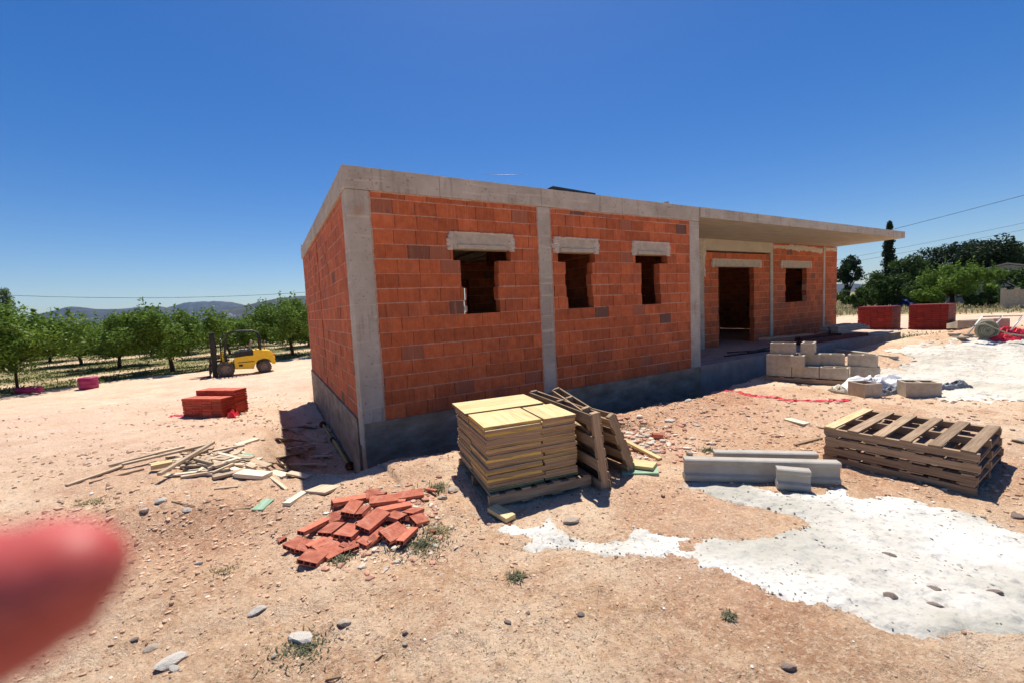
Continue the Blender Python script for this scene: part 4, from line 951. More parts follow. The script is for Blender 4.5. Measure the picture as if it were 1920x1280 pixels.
for q in [(566, 1200, .10, 'stone_w', 'white stone lying among dry weeds, largest in the foreground', 0, -.3, 1.5),
 (318, 1245, .09, 'stone_w', 'long grey white stone at the bottom of the photo', 1, .9, 1.7), (328, 1256, .05, 'stone_w', 'small pale stone touching the long one at the bottom', 2, 0, 1.2),
 (483, 1146, .06, 'stone_w', 'white wedge shaped stone left of centre foreground', 3, .7, 1.8), (646, 1170, .06, 'stone', 'tan stone with smaller ones around it in the foreground', 4, 0, 1.5),
 (1070, 978, .09, 'stone', 'tan boulder like stone just above the cement tongue', 0, .2, 1.5), (301, 940, .09, 'stone_w', 'white square stone left of the green board', 1, .1, 1.2),
 (272, 958, .07, 'stone', 'pale stone near the fingertip', 2, .1, 1.4), (352, 957, .06, 'stone_w', 'whitish stone under the lone stick', 3, 0, 1.3), (372, 1057, .05, 'stone_w', 'white stone at the end of a small stick', 4, .5, 1.3),
 (246, 1056, .045, 'stone_d', 'dark stone right of the fingertip', 0, 0, 1.1), (989, 1150, .03, 'stone_d', 'round dark pebble, right one of a foreground pair', 1, 0, 1), (953, 1167, .035, 'stone_d', 'round dark pebble, lower one of a foreground pair', 2, 0, 1.3),
 (1090, 1152, .035, 'stone_d', 'greyish pebble right of the dark pair', 3, 0, 1.4), (760, 1187, .035, 'stone_d', 'dark pebble above its twin in the foreground', 4, 0, 1), (760, 1207, .03, 'stone', 'roundish tan pebble below a dark one', 0, 0, 1),
 (513, 1230, .03, 'stone', 'round pale pebble below the white stone', 1, 0, 1), (253, 1200, .035, 'stone_d', 'grey pebble at the lower left', 2, .6, 1.4), (284, 1216, .045, 'stone', 'grey stone left of the long pale stone', 3, .5, 1.7),
 (1480, 1253, .05, 'stone_d', 'dark stone at the bottom right edge of the soil', 4, 0, 1.5), (1745, 1105, .05, 'stone_d', 'dark flat pebble on the cement spill, lowest', 0, -.4, 1.8), (1862, 1111, .05, 'stone_d', 'dark flat pebble on the cement spill near the right edge', 1, -.4, 1.6),
 (1668, 1042, .05, 'stone_d', 'dark flat pebble in the middle of the cement spill', 2, -.4, 1.7), (1670, 1118, .045, 'stone_d', 'dark flat pebble on the cement left of the lowest one', 3, -.3, 1.7), (1757, 1138, .05, 'stone_d', 'dark oval stone on the cement spill', 4, -.4, 1.8),
 (1905, 970, .08, 'stone_d', 'dark stone at the right end of the pallet shadow', 0, 0, 1), (1912, 828, .12, 'stone', 'reddish stone right of the pallet stack', 1, 0, 1.5), (545, 940, .09, 'stone_w', 'white rubble stone at the tip of the wall shadow', 2, 0, 1.3),
 (852, 920, .10, 'stone', 'rounded pale stone at the left foot of the board stack', 3, 0, 1.3), (830, 935, .08, 'stone', 'tan stone below the pale one beside the board stack', 4, 0, 1.3), (1255, 790, .1, 'stone_w', 'grey white rubble near the weeds behind the leaning pallets', 0, 0, 1.5),
 (1290, 752, .1, 'stone_w', 'white stone on the rim of the trench by the wall', 1, 0, 1.2)]: stone(*q)
def scatter(n, pxr, pyr, smin, smax, m, name, lab, seed, dens=None, power=2.2, lift=0):
    g = np.random.default_rng(seed)
    bm = bmesh.new(); bmesh.ops.create_icosphere(bm, subdivisions=1, radius=.5); bv = np.array([v.co[:] for v in bm.verts]); bf = np.array([[v.index for v in f.verts] for f in bm.faces]); bm.free()
    X = []; Y = []
    while len(X) < n:
        th = g.uniform(-.95, .95); r_ = 1.2*(16/1.2)**g.random()**.75; x, y = r_*math.sin(th), r_*math.cos(th)
        if dens and g.random() > dens(x, y): continue
        X.append(x); Y.append(y)
    X = np.array(X); Y = np.array(Y); Z = gh(X, Y)+lift; s_ = smin+(smax-smin)*g.random(n)**power*1.0
    s_ *= np.clip(np.hypot(X, Y)/3, .6, 2.2)
    rot = g.uniform(0, 6.28, n); sc3 = np.stack([s_*g.uniform(.8, 1.7, n), s_*g.uniform(.7, 1.1, n), s_*g.uniform(.45, .8, n)], -1)
    v = bv[None]*(1+g.uniform(-.25, .25, (n, len(bv), 1)))*sc3[:, None, :]
    c_, s2 = np.cos(rot)[:, None], np.sin(rot)[:, None]
    V = np.stack([v[..., 0]*c_-v[..., 1]*s2+X[:, None], v[..., 0]*s2+v[..., 1]*c_+Y[:, None], v[..., 2]+Z[:, None]+s_[:, None]*.1], -1)
    F = (bf[None]+np.arange(n)[:, None, None]*len(bv)).reshape(-1, 3)
    o = npmesh(name, V.reshape(-1, 3), F, m, {'pc': ('FACE', np.repeat(g.random(n), len(bf)))}); tag(o, lab, kind='stuff')
def dpatch(x, y):
    t, n = btn(x, y)
    if 0 < t < 17 and n > -.1: return 0
    return .15+1.2*max(0, float(vnoise(x*1.3+3, y*1.3))-.35)
M['peb'] = mat('soil_pebbles', [(.3, (.46, .32, .22)), (.7, (.60, .46, .34))], 30, pcv=.25, pch=[(.72, .75, (.30, .17, .12)), (.90, .92, (.66, .62, .55))])
scatter(9000, 0, 0, .005, .022, M['peb'], 'pebbles', 'small stones and crumbs scattered over the soil', 5, dpatch, 3)
SPOLY = [(lambda q: (q.x, q.y))(G(*p)) for p in SPIX]
def dsp(x, y):
    if not bool(inpoly(SPOLY, np.array([x]), np.array([y]))[0]): return 0
    return .25+1.6*max(0, float(vnoise(x*2.2+1, y*2.2))-.4)
M['peb_d'] = mat('grey_pebbles', [(.3, (.16, .15, .13)), (.7, (.34, .32, .28))], 30, pcv=.3)
scatter(1000, 0, 0, .004, .017, M['peb_d'], 'pebbles', 'dark small stones on the white cement', 6, dsp, 2.6, lift=.008)
def dclod(x, y):
    t, n = btn(x, y)
    if 0 < t < 17 and n > -.1 or dsp(x, y): return 0
    return max(0, float(vnoise(x*.8+13, y*.8+4))-.42)*2.2*(.4+float(vnoise(x*3, y*3)))+1.2*math.exp(-(((x+2.6)/1.2)**2+((y-3.2)/.6)**2))+.5*math.exp(-(((x+1.2)/1.0)**2+((y-2.5)/.7)**2))
M['clod'] = mat('clay_clods', [(.3, (.46, .28, .18)), (.6, (.62, .43, .29)), (.8, (.74, .56, .41))], 18, pcv=.3, bump=.5)
scatter(6500, 0, 0, .005, .030, M['clod'], 'clods', 'crumbled clods of orange clay on the soil', 15, dclod, 2.6)
def drub(x, y):
    return math.exp(-(((x-1.35)/.5)**2+((y-4.9)/.6)**2))+.8*math.exp(-(((x+.95)/.35)**2+((y-3.2)/.5)**2))
M['rub'] = mat('brick_rubble', [(.3, (.48, .22, .14)), (.7, (.60, .38, .28))], 20, pcv=.3, pch=[(.6, .63, (.62, .56, .46))])
scatter(900, 0, 0, .012, .05, M['rub'], 'rubble', 'broken brick crumbs and grit', 8, drub, 1.6)

def blades(name, cx, cy, n, rad, hgt, m, lab=None, kind=None, seed=0, width=.006, spread=1.0, group=None, leafy=False, pts=None, hs=None):
    g = np.random.default_rng(seed)
    if pts is None:
        a_ = g.uniform(0, 6.28, n); r_ = rad*np.abs(g.normal(0, .55, n)); X = cx+r_*np.cos(a_); Y = cy+r_*np.sin(a_)*.8
    else: X, Y = pts; n = len(X); 
    Z = gh(X, Y)-.004; h_ = hgt*g.uniform(.4, 1.1, n)*(hs if hs is not None else 1); th = g.uniform(0, 6.28, n); ln = g.uniform(.1, .9, n)*spread
    dx, dy = np.cos(th), np.sin(th); wx, wy = -dy*width/2*(1+h_*0), dx*width/2
    if hasattr(width, '__len__'): pass
    p0 = np.stack([X-wx, Y-wy, Z], -1); p1 = np.stack([X+wx, Y+wy, Z], -1)
    mx_, my_ = X+dx*h_*ln*.4, Y+dy*h_*ln*.4
    p2 = np.stack([mx_+wx, my_+wy, Z+h_*.6], -1); p3 = np.stack([mx_-wx, my_-wy, Z+h_*.6], -1)
    tx, ty = X+dx*h_*ln, Y+dy*h_*ln; p4 = np.stack([tx, ty, Z+h_*(.6+.4*(1-ln*.7))], -1)
    V = np.stack([p0, p1, p2, p3, p4], 1).reshape(-1, 3); b = np.arange(n)*5
    q = np.stack([b, b+1, b+2, b+3], -1); tr = np.stack([b+3, b+2, b+4, b+4], -1)
    F = np.concatenate([np.stack([b, b+1, b+2], -1), np.stack([b, b+2, b+3], -1), np.stack([b+3, b+2, b+4], -1)])
    c_ = g.random(n); o = npmesh(name, V, F, m, {'pc': ('FACE', np.tile(c_, 3))})
    if lab or kind: tag(o, lab, 'weed' if not kind else None, group, kind)
    return o
weeds = [(1210, 757, 160, .22, .22, 'weed', 'tall green weed at the rim of the wall trench'), (1328, 846, 120, .10, .07, 'weed', 'bright green tuft behind the long precast beam'),
 (820, 915, 140, .14, .08, 'weed', 'green weed at the left foot of the board stack'), (968, 1082, 170, .06, .04, 'weed', 'small green tuft alone in the foreground soil'),
 (790, 1020, 420, .26, .05, 'weed', 'spreading weed in front of the brick heap'), (820, 995, 220, .2, .05, 'dry', 'dry weed right of the brick heap'),
 (170, 942, 160, .16, .05, 'dry', 'flat grey green weed above the fingertip'), (420, 1070, 90, .16, .035, 'dry', 'low weed left of the brick heap front'), (570, 1215, 300, .17, .035, 'weed', 'dry weeds around the white stone'),
 (1366, 1155, 90, .04, .03, 'weed', 'tiny dark weed in the right foreground soil'), (1180, 770, 200, .3, .08, 'dry', 'dry grass along the trench rim'), (1160, 800, 180, .25, .06, 'weed', 'green weeds around the silver cylinder'),
 (640, 1050, 150, .10, .06, 'weed', 'weed growing through the front bricks'), (700, 1000, 120, .2, .08, 'weed', 'weed sprouting between the heaped bricks'), (1205, 800, 120, .2, .05, 'dry', 'dry tuft near the brick stump'), (365, 845, 60, .12, .05, 'dry', 'dry tuft on the track above the timber pile')]
for i, (px, py, n, r_, h_, m_, lab) in enumerate(weeds):
    c = G(px, py); blades('weed', c.x, c.y, int(n*1.3), r_, h_*.8, M[m_], lab, None, 100+i, width=.006 if h_ < .1 else .012, spread=2.2)
# sparse dry straw over the foreground
g_ = np.random.default_rng(55); n = 26000; th = g_.uniform(-.95, .95, n); rr_ = 1.2*(12/1.2)**g_.random(n)**.8; X = rr_*np.sin(th); Y = rr_*np.cos(th)
t_, n_ = btn(X, Y); k_ = (vnoise(X*1.1+9, Y*1.1+2) > .40) & ((n_ < -.3) | (t_ < -.2)) & ~((X > 1.0) & (X < 4.8) & (Y < 3.4)) & (X > -7)
blades('dry_straw', 0, 0, 0, 0, .014, M['dry'], 'short dry straw and stems on the bare soil', 'stuff', 9, width=.0035, spread=3.5, pts=(X[k_], Y[k_]))
# twigs
for (x0, y0, x1, y1) in ((680, 1258, 716, 1228), (1434, 1072, 1473, 1100), (337, 1062, 367, 1052), (322, 940, 365, 949), (610, 1276, 640, 1268), (430, 955, 470, 952)):
    plank(x0, y0, x1, y1, .008, .008, 'wood_p', 'thin dry twig lying on the soil', 'twigs on the soil', name='twig', cat='twig', bevel=0)
# grass of the orchard and of the right-hand field
g_ = np.random.default_rng(77); n = 260000; X = g_.uniform(-75, 6, n); Y = 13+g_.random(n)**1.5*75; gm, _, _ = masks(X, Y); k_ = (g_.random(n) < gm*.9) & (np.abs(np.arctan2(X, Y)) < 1.05) & (np.arctan2(X, Y) < -.38)
dk = np.hypot(X, Y)
hs = .6+1.2*np.clip(vnoise(X*.8, Y*.8)-.2, 0, 1)
blades('orchard_grass', 0, 0, 0, 0, .11, M['grassg'], 'green and yellow grass between the orchard trees', 'stuff', 10, width=.035, pts=(X[k_], Y[k_]), hs=hs[k_])
n = 90000; X = g_.uniform(8, 95, n); Y = g_.uniform(8, 80, n); gm, _, _ = masks(X, Y); k_ = (g_.random(n) < gm) & (Y*.83+X*.56 > 32) & (np.arctan2(X, Y) > .6) & (np.arctan2(X, Y) < 1.05)
hs = .5+1.3*np.clip(vnoise(X*.5, Y*.5)-.2, 0, 1)
blades('field_grass', 0, 0, 0, 0, .42, M['dry'], 'tall dry grass of the field behind the site', 'stuff', 11, width=.05, pts=(X[k_], Y[k_]), hs=hs[k_])
n = 5000; X = g_.normal(12.6, 1.3, n); Y = g_.normal(13.4, .9, n); blades('grass', 0, 0, 0, 0, .07, M['grassg'], 'low green grass before the tile packs', 'stuff', 12, width=.02, pts=(X, Y))

# ------------------------------------------------------------------ trees
def crown_mesh(seed, rx, ry, rz, zc, n, leaf, nclump=38, hollow=.35, shape='round', mname='leaf', spiky=0):
    g = np.random.default_rng(seed)
    a_ = g.uniform(0, 6.28, nclump); u = g.uniform(-1, 1, nclump)
    rr = (g.random(nclump)**.33)*.9; s1 = np.sqrt(1-u*u)
    cen = np.stack([rr*s1*np.cos(a_)*rx, rr*s1*np.sin(a_)*ry, zc+rr*u*rz], -1)
    cr_ = g.uniform(.18, .36, nclump)*min(rx, rz)*1.25
    if shape == 'cone':
        hgt = g.random(nclump); cen = np.stack([np.cos(a_)*rx*.6*(1-hgt)**.7*g.random(nclump), np.sin(a_)*rx*.6*(1-hgt)**.7*g.random(nclump), zc-rz+hgt*2*rz*.97], -1); cr_ = rx*(.15+.6*np.sin(np.pi*np.clip(hgt*.8+.15, 0, 1)))*g.uniform(.7, 1, nclump)
    ci = g.integers(0, nclump, n); d = g.normal(size=(n, 3)); d /= np.linalg.norm(d, axis=1)[:, None]; rad = g.random(n)**.45
    P = cen[ci]+d*(rad*cr_[ci])[:, None]
    if spiky:   # thin shoots sticking up out of the crown
        m_ = int(n*.06); m_ = int(n*.035); sh = np.argsort(-cen[:, 2])[g.integers(0, nclump//2, 60)]; si = g.integers(0, 60, m_); base = cen[sh][si]+g.normal(size=(60, 3))[si]*.2; hh = g.random(m_)**1.4*cr_.mean()*1.3*g.uniform(.5, 1, 60)[si]
        P[:m_] = base+np.stack([g.normal(0, .03, m_)+hh*.15*np.cos(sh[si]), g.normal(0, .03, m_)+hh*.15*np.sin(sh[si]), hh+cr_.mean()*.6], -1)
    nrm = g.normal(size=(n, 3)); nrm /= np.linalg.norm(nrm, axis=1)[:, None]
    t1 = np.cross(nrm, g.normal(size=(n, 3))); t1 /= np.linalg.norm(t1, axis=1)[:, None]; t2 = np.cross(nrm, t1)
    s_ = leaf*g.uniform(.6, 1.3, n)[:, None]
    V = np.stack([P-t1*s_, P+t2*s_*.45, P+t1*s_, P-t2*s_*.45], 1).reshape(-1, 3); F = np.arange(n*4).reshape(-1, 4)
    me = bpy.data.meshes.new('crown'); me.from_pydata([], [], []); o = npmesh('crown', V, F, M[mname], {'pc': ('FACE', (g.random(n)*.5+.5*g.random(nclump)[ci]))})
    me = o.data; C.objects.unlink(o); bpy.data.objects.remove(o); return me, cen
def trunk_mesh(seed, hgt, r0, cen, lean=.1, nb=9):
    rr = random.Random(seed); k = MB(); fork = Vector((rr.uniform(-lean, lean), rr.uniform(-lean, lean), hgt))
    k.tube([(0, 0, -.15), (fork.x*.3, fork.y*.4, hgt*.4), fork], [r0*1.25, r0, r0*.85], 9)
    idx = rr.sample(range(len(cen)), min(nb, len(cen)))
    for i in idx:
        c = Vector(cen[i]); m_ = fork.lerp(c, .5)+Vector((0, 0, rr.uniform(.0, .15))); k.tube([fork-Vector((0, 0, .04)), m_, c], [r0*.55, r0*.35, r0*.12], 6)
    return k.mesh('trunk', M['bark'])
TP = []
for i in range(4):
    cm, cen = crown_mesh(20+i, 2.25, 2.25, 1.15, 1.95, 24000, .062, 80, spiky=1); TP.append((cm, trunk_mesh(i, .75, .08, cen, .12)))
def tree(name, x, y, zb, cm, tm, s_, lab, cat='tree', group=None, sz=None, rz=None):
    root = empty(name, (x, y, zb), rz if rz is not None else random.uniform(0, 6.28), lab, cat, group); root.scale = (s_, s_, sz or s_)
    for nm, me in (('crown', cm), ('trunk', tm)): o = bpy.data.objects.new(nm, me); C.objects.link(o); o.parent = root
    return root
rdir = Vector((.48, .877, 0)); pdir = Vector((-.877, .48, 0)); T4 = Vector((-17.9, 22.7, 0)); GT = 'almond trees of the orchard'
cnt = 0
for j in range(0, 11):
    for i in range(-5, 15):
        if j == 0 and i < -1: continue
        q = T4+rdir*(i*6.3+(j % 2)*.0+random.uniform(-.4, .4))+pdir*(j*6.9+random.uniform(-.4, .4)); az = math.atan2(q.x, q.y); r_ = math.hypot(q.x, q.y)
        if az < -.98 or az > -.42 or r_ > 110 or r_ < 14: continue
        if j == 0 and i not in (-1, 0, 1): continue
        v_ = TP[(i*3+j) % 4]; s_ = random.uniform(.93, 1.05)
        if j == 0: lab = {-1: 'almond tree cut by the left edge of the photo, nearest the camera', 0: 'large almond tree directly left of the forklift', 1: 'almond tree between the forklift and the house wall'}[i]
        elif r_ < 42: lab = 'almond tree of the second or third orchard row behind the magenta drums'
        else: lab = 'distant almond tree deep in the orchard, only its crown showing'
        tree('almond_tree', q.x, q.y, H(q.x, q.y), v_[0], v_[1], s_*(1.36 if j == 0 else 1.2), lab, 'tree', GT, sz=s_*(1.12 if j == 0 else .82)); cnt += 1
print('orchard', cnt)
# tall pale shoot tree at the far left edge
cm, cen = crown_mesh(60, .8, .8, 1.8, 2.55, 4200, .045, 60, shape='cone', mname='leaf_pale'); q = G(14, 690)
q = Vector((-21.85, 18.5, 0)); tree('young_poplar', q.x, q.y, H(q.x, q.y), cm, trunk_mesh(61, 2.4, .05, cen), 1.0, 'slender pale leaved tree rising above the orchard at the left edge', 'tree')
# right-hand trees
def rt(name, px, base_y, top_y, wpx, dist, kind, lab, seed, n=9000, leaf=.14, nclump=40, group='trees behind the field'):
    b = AT(px, base_y, dist); z0 = H(b.x, b.y); top = AT(px, top_y, dist).z; hh = top-z0; wd = wpx/FPX*dist
    if kind == 'cypress': cm, cen = crown_mesh(seed, wd/2*1.1, wd/2*1.1, hh*.47, hh*.53, n, leaf, 60, shape='cone', mname='leaf_dark'); tm = trunk_mesh(seed, hh*.2, .15, cen)
    else:
        mn = {'pine': 'leaf_dark', 'mid': 'leaf_mid', 'light': 'leaf'}[kind]; cl = {'pine': .62, 'mid': .5, 'light': .5}[kind]
        cm, cen = crown_mesh(seed, wd/2, wd/2, hh*(1-cl)*.95 if kind == 'pine' else hh*.46, hh*cl+ (.06*hh if kind == 'pine' else 0), n, leaf, nclump, mname=mn, spiky=(kind == 'light')); tm = trunk_mesh(seed, hh*.3, .16, cen)
    tree(name, b.x, b.y, z0, cm, tm, 1, lab, 'tree', group, rz=0)
rt('cypress_tree', 1665, 575, 412, 26, 46, 'cypress', 'tall narrow dark cypress standing behind the end of the roof', 201, 9000, .12)
rt('pine_tree', 1862, 575, 446, 100, 44, 'pine', 'largest dark pine at the right, rounded crown above the house roof', 202, 12000, .16)
rt('pine_tree', 1790, 575, 460, 120, 50, 'pine', 'broad dark pine left of the largest one', 203, 12000, .16)
rt('pine_tree', 1590, 590, 485, 45, 50, 'pine', 'thin dark pine peeping out beside the end wall of the house', 204, 5000, .15)
rt('oak_tree', 1700, 575, 472, 62, 42, 'mid', 'rounded green tree just right of the cypress', 205, 9000, .13)
rt('oak_tree', 1650, 580, 510, 70, 38, 'mid', 'lower green tree at the foot of the cypress', 206, 8000, .11)
rt('carob_tree', 1785, 582, 495, 150, 33, 'light', 'wide light green bushy tree behind the tile packs', 207, 16000, .10)
rt('bush', 1720, 580, 525, 70, 35, 'mid', 'dark green bush beside the wide light green tree', 208, 7000, .1)
rt('bush', 1605, 590, 540, 80, 36, 'mid', 'low green bush in the field nearest the house end', 209, 7000, .1)
rt('oak_tree', 1915, 580, 502, 70, 34, 'mid', 'green tree cut by the right edge of the photo', 210, 8000, .11)
rt('bush', 1840, 580, 548, 70, 31, 'mid', 'low bush in front of the grey gabled house', 211, 5000, .09)
# gabled house, block wall, shelter, blue vehicle
p0 = AT(1885, 575, 38); root = empty('gabled_house', (p0.x, p0.y, 0), -.75, 'plain grey gabled house half hidden by trees at the right', 'house')
k = MB(); k.prism([(-4, 0, 0), (4, 0, 0), (4, 0, 2.3), (0, 0, 3.35), (-4, 0, 2.3)], (0, 7, 0)); k.build('wall', M['house_w'], root)
k = MB(); k.prism([(-4.3, -.2, 2.24), (0, -.2, 3.40), (4.3, -.2, 2.24), (4.3, -.2, 2.36), (0, -.2, 3.52), (-4.3, -.2, 2.36)], (0, 7.4, 0)); k.build('roof', M['lintel'], root)
k = MB(); k.box((1.6, -.02, 1.5), (.9, .06, 1.0)); k.build('window', M['dark'], root)
p0 = GZ(1880, 579, 0); p1 = GZ(2050, 576, 0); root = empty('block_wall', (p0.x, p0.y, 0), math.atan2(p1.y-p0.y, p1.x-p0.x), 'low grey concrete block wall in the field at the right edge', 'wall'); l = (p1-p0).length
for q in range(6): k = MB(); k.box((l/6*(q+.5), 0, .6), (l/6-.02, .2, 1.25)); k.build('wall_panel', M['cblock'], root)
for q in range(7): k = MB(); k.box((l/6*q, 0, .66), (.24, .26, 1.38)); k.build('pier', M['cblock'], root)
p0 = AT(1700, 560, 40); root = empty('shelter', (p0.x, p0.y, H(p0.x, p0.y)), -.7, 'low dark open shelter with a flat roof under the trees', 'shelter')
k = MB(); k.box((0, 0, 2.0), (4.4, 2.5, .12)); k.build('roof', M['house_w'], root)
for sx in (-2, 2):
    for sy in (-1.1, 1.1): k = MB(); k.box((sx, sy, .95), (.14, .14, 1.95)); k.build('post', M['dark'], root)
k = MB(); k.box((0, 1.15, 1.0), (4.2, .08, 1.9)); k.build('back_panel', M['dark'], root)
sheet(1697, 577, 2.2, .9, .75, M['blue'], 'small heap under a blue cover by the dark shelter', 'tarpaulin', 'tarpaulin', -.6, 21)
# tiny white farm house on the hill side
p0 = AT(431, 591, 1500); k = MB(); k.box((0, 0, 4), (14, 8, 8)); k.prism([(-7.5, -4.5, 8), (0, -4.5, 11), (7.5, -4.5, 8)], (0, 9, 0)); k.box((12, 0, 3), (8, 6, 6)); k.box((-3, -4.1, 4), (1.5, .4, 2), mi=1); k.box((3, -4.1, 4), (1.5, .4, 2), mi=1)
o = k.build('farmhouse', [M['white_p'], M['dark']]); o.location = (p0.x, p0.y, p0.z-6); o.rotation_euler = (0, 0, .4); tag(o, 'tiny white farmhouse far off on the hillside above the forklift', 'house')

# ------------------------------------------------------------------ overhead wires with their poles
def wire(pts, r_, lab, n=40, sag=.008):
    P = [Vector(p) for p in pts]; Q = []
    for i in range(len(P)-1):
        for s_ in np.linspace(0, 1, n, endpoint=(i == len(P)-2)): q = P[i].lerp(P[i+1], s_); q.z -= 4*s_*(1-s_)*(P[i+1]-P[i]).length*sag; Q.append(q)
    k = MB(); k.tube(Q, r_, 6, cap=False); o = k.build('overhead_wire', M['wire']); return tag(o, lab, 'wire', 'overhead wires')
wire([AT(-300, 535, 42), AT(900, 510, 62)], .022, 'thin overhead wire crossing the sky above the orchard', sag=.036)
wire([AT(1500, 473, 52), AT(2300, 262, 30)], .02, 'highest overhead wire at the right, passing behind the cypress top')
wire([AT(1520, 497, 62), AT(2300, 335, 46)], .016, 'middle overhead wire at the right above the trees')
wire([AT(1520, 505, 62), AT(2300, 352, 46)], .016, 'lowest overhead wire at the right above the trees')

# ------------------------------------------------------------------ forklift
fl_a = G(425, 706); fl_b = G(497, 698)
d = Vector((fl_b.x-fl_a.x, fl_b.y-fl_a.y, 0)); yaw = math.atan2(-d.y, -d.x); wb = d.length; print('forklift wheelbase', wb, fl_a, fl_b)
sF = wb/1.6; root = empty('forklift', ((fl_a.x+fl_b.x)/2, (fl_a.y+fl_b.y)/2, (fl_a.z+fl_b.z)/2-.02), yaw, 'yellow and black forklift truck parked on the track facing left, forks lowered', 'forklift'); root.scale = (sF,)*3
# local: +x forward (forks), camera sees the +y... side; origin at ground between near wheels; the truck's other side lies at y=-1.2
root_off = -.5
def FP(k, name, m, bevel=.02): o = k.build(name, M[m], root, bevel); return o
def fprism(poly, y0, y1): k = MB(); k.prism([(x, y0, z) for x, z in poly], (0, y1-y0, 0)); return k
Y0, Y1 = -1.12, .0
FP(fprism([(-1.3, .42), (-1.22, .95), (-1.05, 1.12), (-.55, 1.2), (-.38, 1.17), (-.38, .95), (.1, .93), (.42, .90), (.44, .34), (-.35, .28), (-.42, .5), (-.55, .68), (-.8, .76), (-1.05, .66), (-1.18, .42)], Y0+.04, Y1-.02), 'body', 'yellow', .014)
FP(fprism([(-.36, .95), (.42, .93), (.40, 1.14), (.30, 1.17), (-.36, 1.2)], Y0+.1, Y1-.005), 'engine_hood', 'black')
FP(fprism([(.44, .34), (.98, .42), (1.02, .62), (.7, .70), (.44, .72)], Y0+.25, Y1-.25), 'footwell', 'yellow')
FP(fprism([(.80, .66), (.98, .66), (.98, 1.2), (.90, 1.24), (.80, 1.1)], Y0+.2, Y1-.2), 'dashboard', 'yellow')
for wx, wr, wy in ((.8, .36, 0), (.8, .36, -1), (-.8, .31, 0), (-.8, .31, -1)):
    k = MB(); yc = (Y1-.08) if wy == 0 else (Y0+.08)
    k.lathe([(wr*.55, -.12), (wr*.9, -.125), (wr, -.09), (wr, .09), (wr*.9, .125), (wr*.55, .12)], (wx, yc, wr), (0, 1, 0), 30)
    for q in range(20):
        a_ = q*math.pi/10; k.box((wx+math.cos(a_)*wr*.995, yc, wr+math.sin(a_)*wr*.995), (.03, .2, .035), rotm(0, -a_, 0))
    wl = k.build('wheel', M['rubber'], root)
    k = MB(); k.lathe([(0, -.06), (wr*.2, -.1), (wr*.3, -.06), (wr*.5, -.07), (wr*.56, -.11), (wr*.56, .11), (wr*.5, .07), (wr*.3, .06), (wr*.2, .1), (0, .06)], (wx, yc, wr), (0, 1, 0), 24); k.build('rim', M['rim'], wl)
# mast
k = MB()
for y in (Y0+.22, Y1-.22): k.box((1.20, y, 1.08), (.13, .08, 2.1)); k.box((1.30, y+.02, 1.05), (.08, .07, 2.02))
k.box((1.24, (Y0+Y1)/2, 2.08), (.16, .76, .1)); k.box((1.24, (Y0+Y1)/2, .95), (.1, .7, .08)); k.tube([(1.16, (Y0+Y1)/2, .2), (1.16, (Y0+Y1)/2, 1.75)], .045, 10)
FP(k, 'mast', 'black', .01)
k = MB(); k.box((1.40, (Y0+Y1)/2, .28), (.06, 1.0, .12)); k.box((1.40, (Y0+Y1)/2, .6), (.06, 1.0, .12))
for y in np.linspace(Y0+.12, Y1-.12, 6): k.box((1.40, y, .75), (.04, .04, .45))
FP(k, 'carriage', 'black', .008)
for y in (Y0+.3, Y1-.3):
    k = MB(); k.box((1.45, y, .34), (.045, .11, .6)); k.prism([(1.43, y-.055, .03), (2.5, y-.055, .03), (2.5, y-.055, .045), (1.43, y-.055, .085)], (0, .11, 0)); FP(k, 'fork', 'dkred', .004)
for y in (Y0+.3, Y1-.3):
    k = MB(); k.tube([(1.16, y, .75), (.82, y, .78)], .035, 10); k.tube([(.82, y, .78), (.62, y, .79)], .05, 10); FP(k, 'tilt_cylinder', 'black', 0)
for y in (Y0+.38, Y1-.38):
    k = MB(); k.box((1.34, y, 1.2), (.02, .035, 1.7)); FP(k, 'lift_chain', 'rim', 0)
    k = MB(); k.tube([(1.22, y+.08, 2.0), (1.12, y+.08, 1.85), (1.10, y+.08, 1.3), (1.16, y+.08, .9)], .014, 8); FP(k, 'hose', 'black', 0)
k = MB(); k.prism([(-1.32, Y0+.06, .44), (-1.24, Y0+.06, .98), (-1.1, Y0+.06, 1.10), (-1.02, Y0+.06, 1.10), (-1.02, Y0+.06, .80), (-1.16, Y0+.06, .66), (-1.22, Y0+.06, .44)], (0, Y1-Y0-.12, 0)); k.box((-1.29, (Y0+Y1)/2, .72), (.06, .5, .14)); FP(k, 'counterweight', 'yellow', .015)
k = MB(); k.box((.62, Y1-.08, .40), (.34, .14, .03)); k.box((.62, Y1-.03, .52), (.34, .02, .22)); FP(k, 'step', 'black', .004)
k = MB(); k.tube([(-.92, Y0+.3, 1.12), (-.92, Y0+.3, 1.5), (-.98, Y0+.3, 1.58)], .03, 10); FP(k, 'exhaust', 'rim', 0)
k = MB(); k.box((-.05, Y1-.0, .64), (.70, .008, .03)); k.box((.18, Y1, .5), (.16, .01, .1)); FP(k, 'panel_line', 'black', 0)
for y in (Y0+.16, Y1-.16): k = MB(); k.box((-1.30, y, .9), (.03, .1, .06)); FP(k, 'tail_light', 'redplastic', .004)
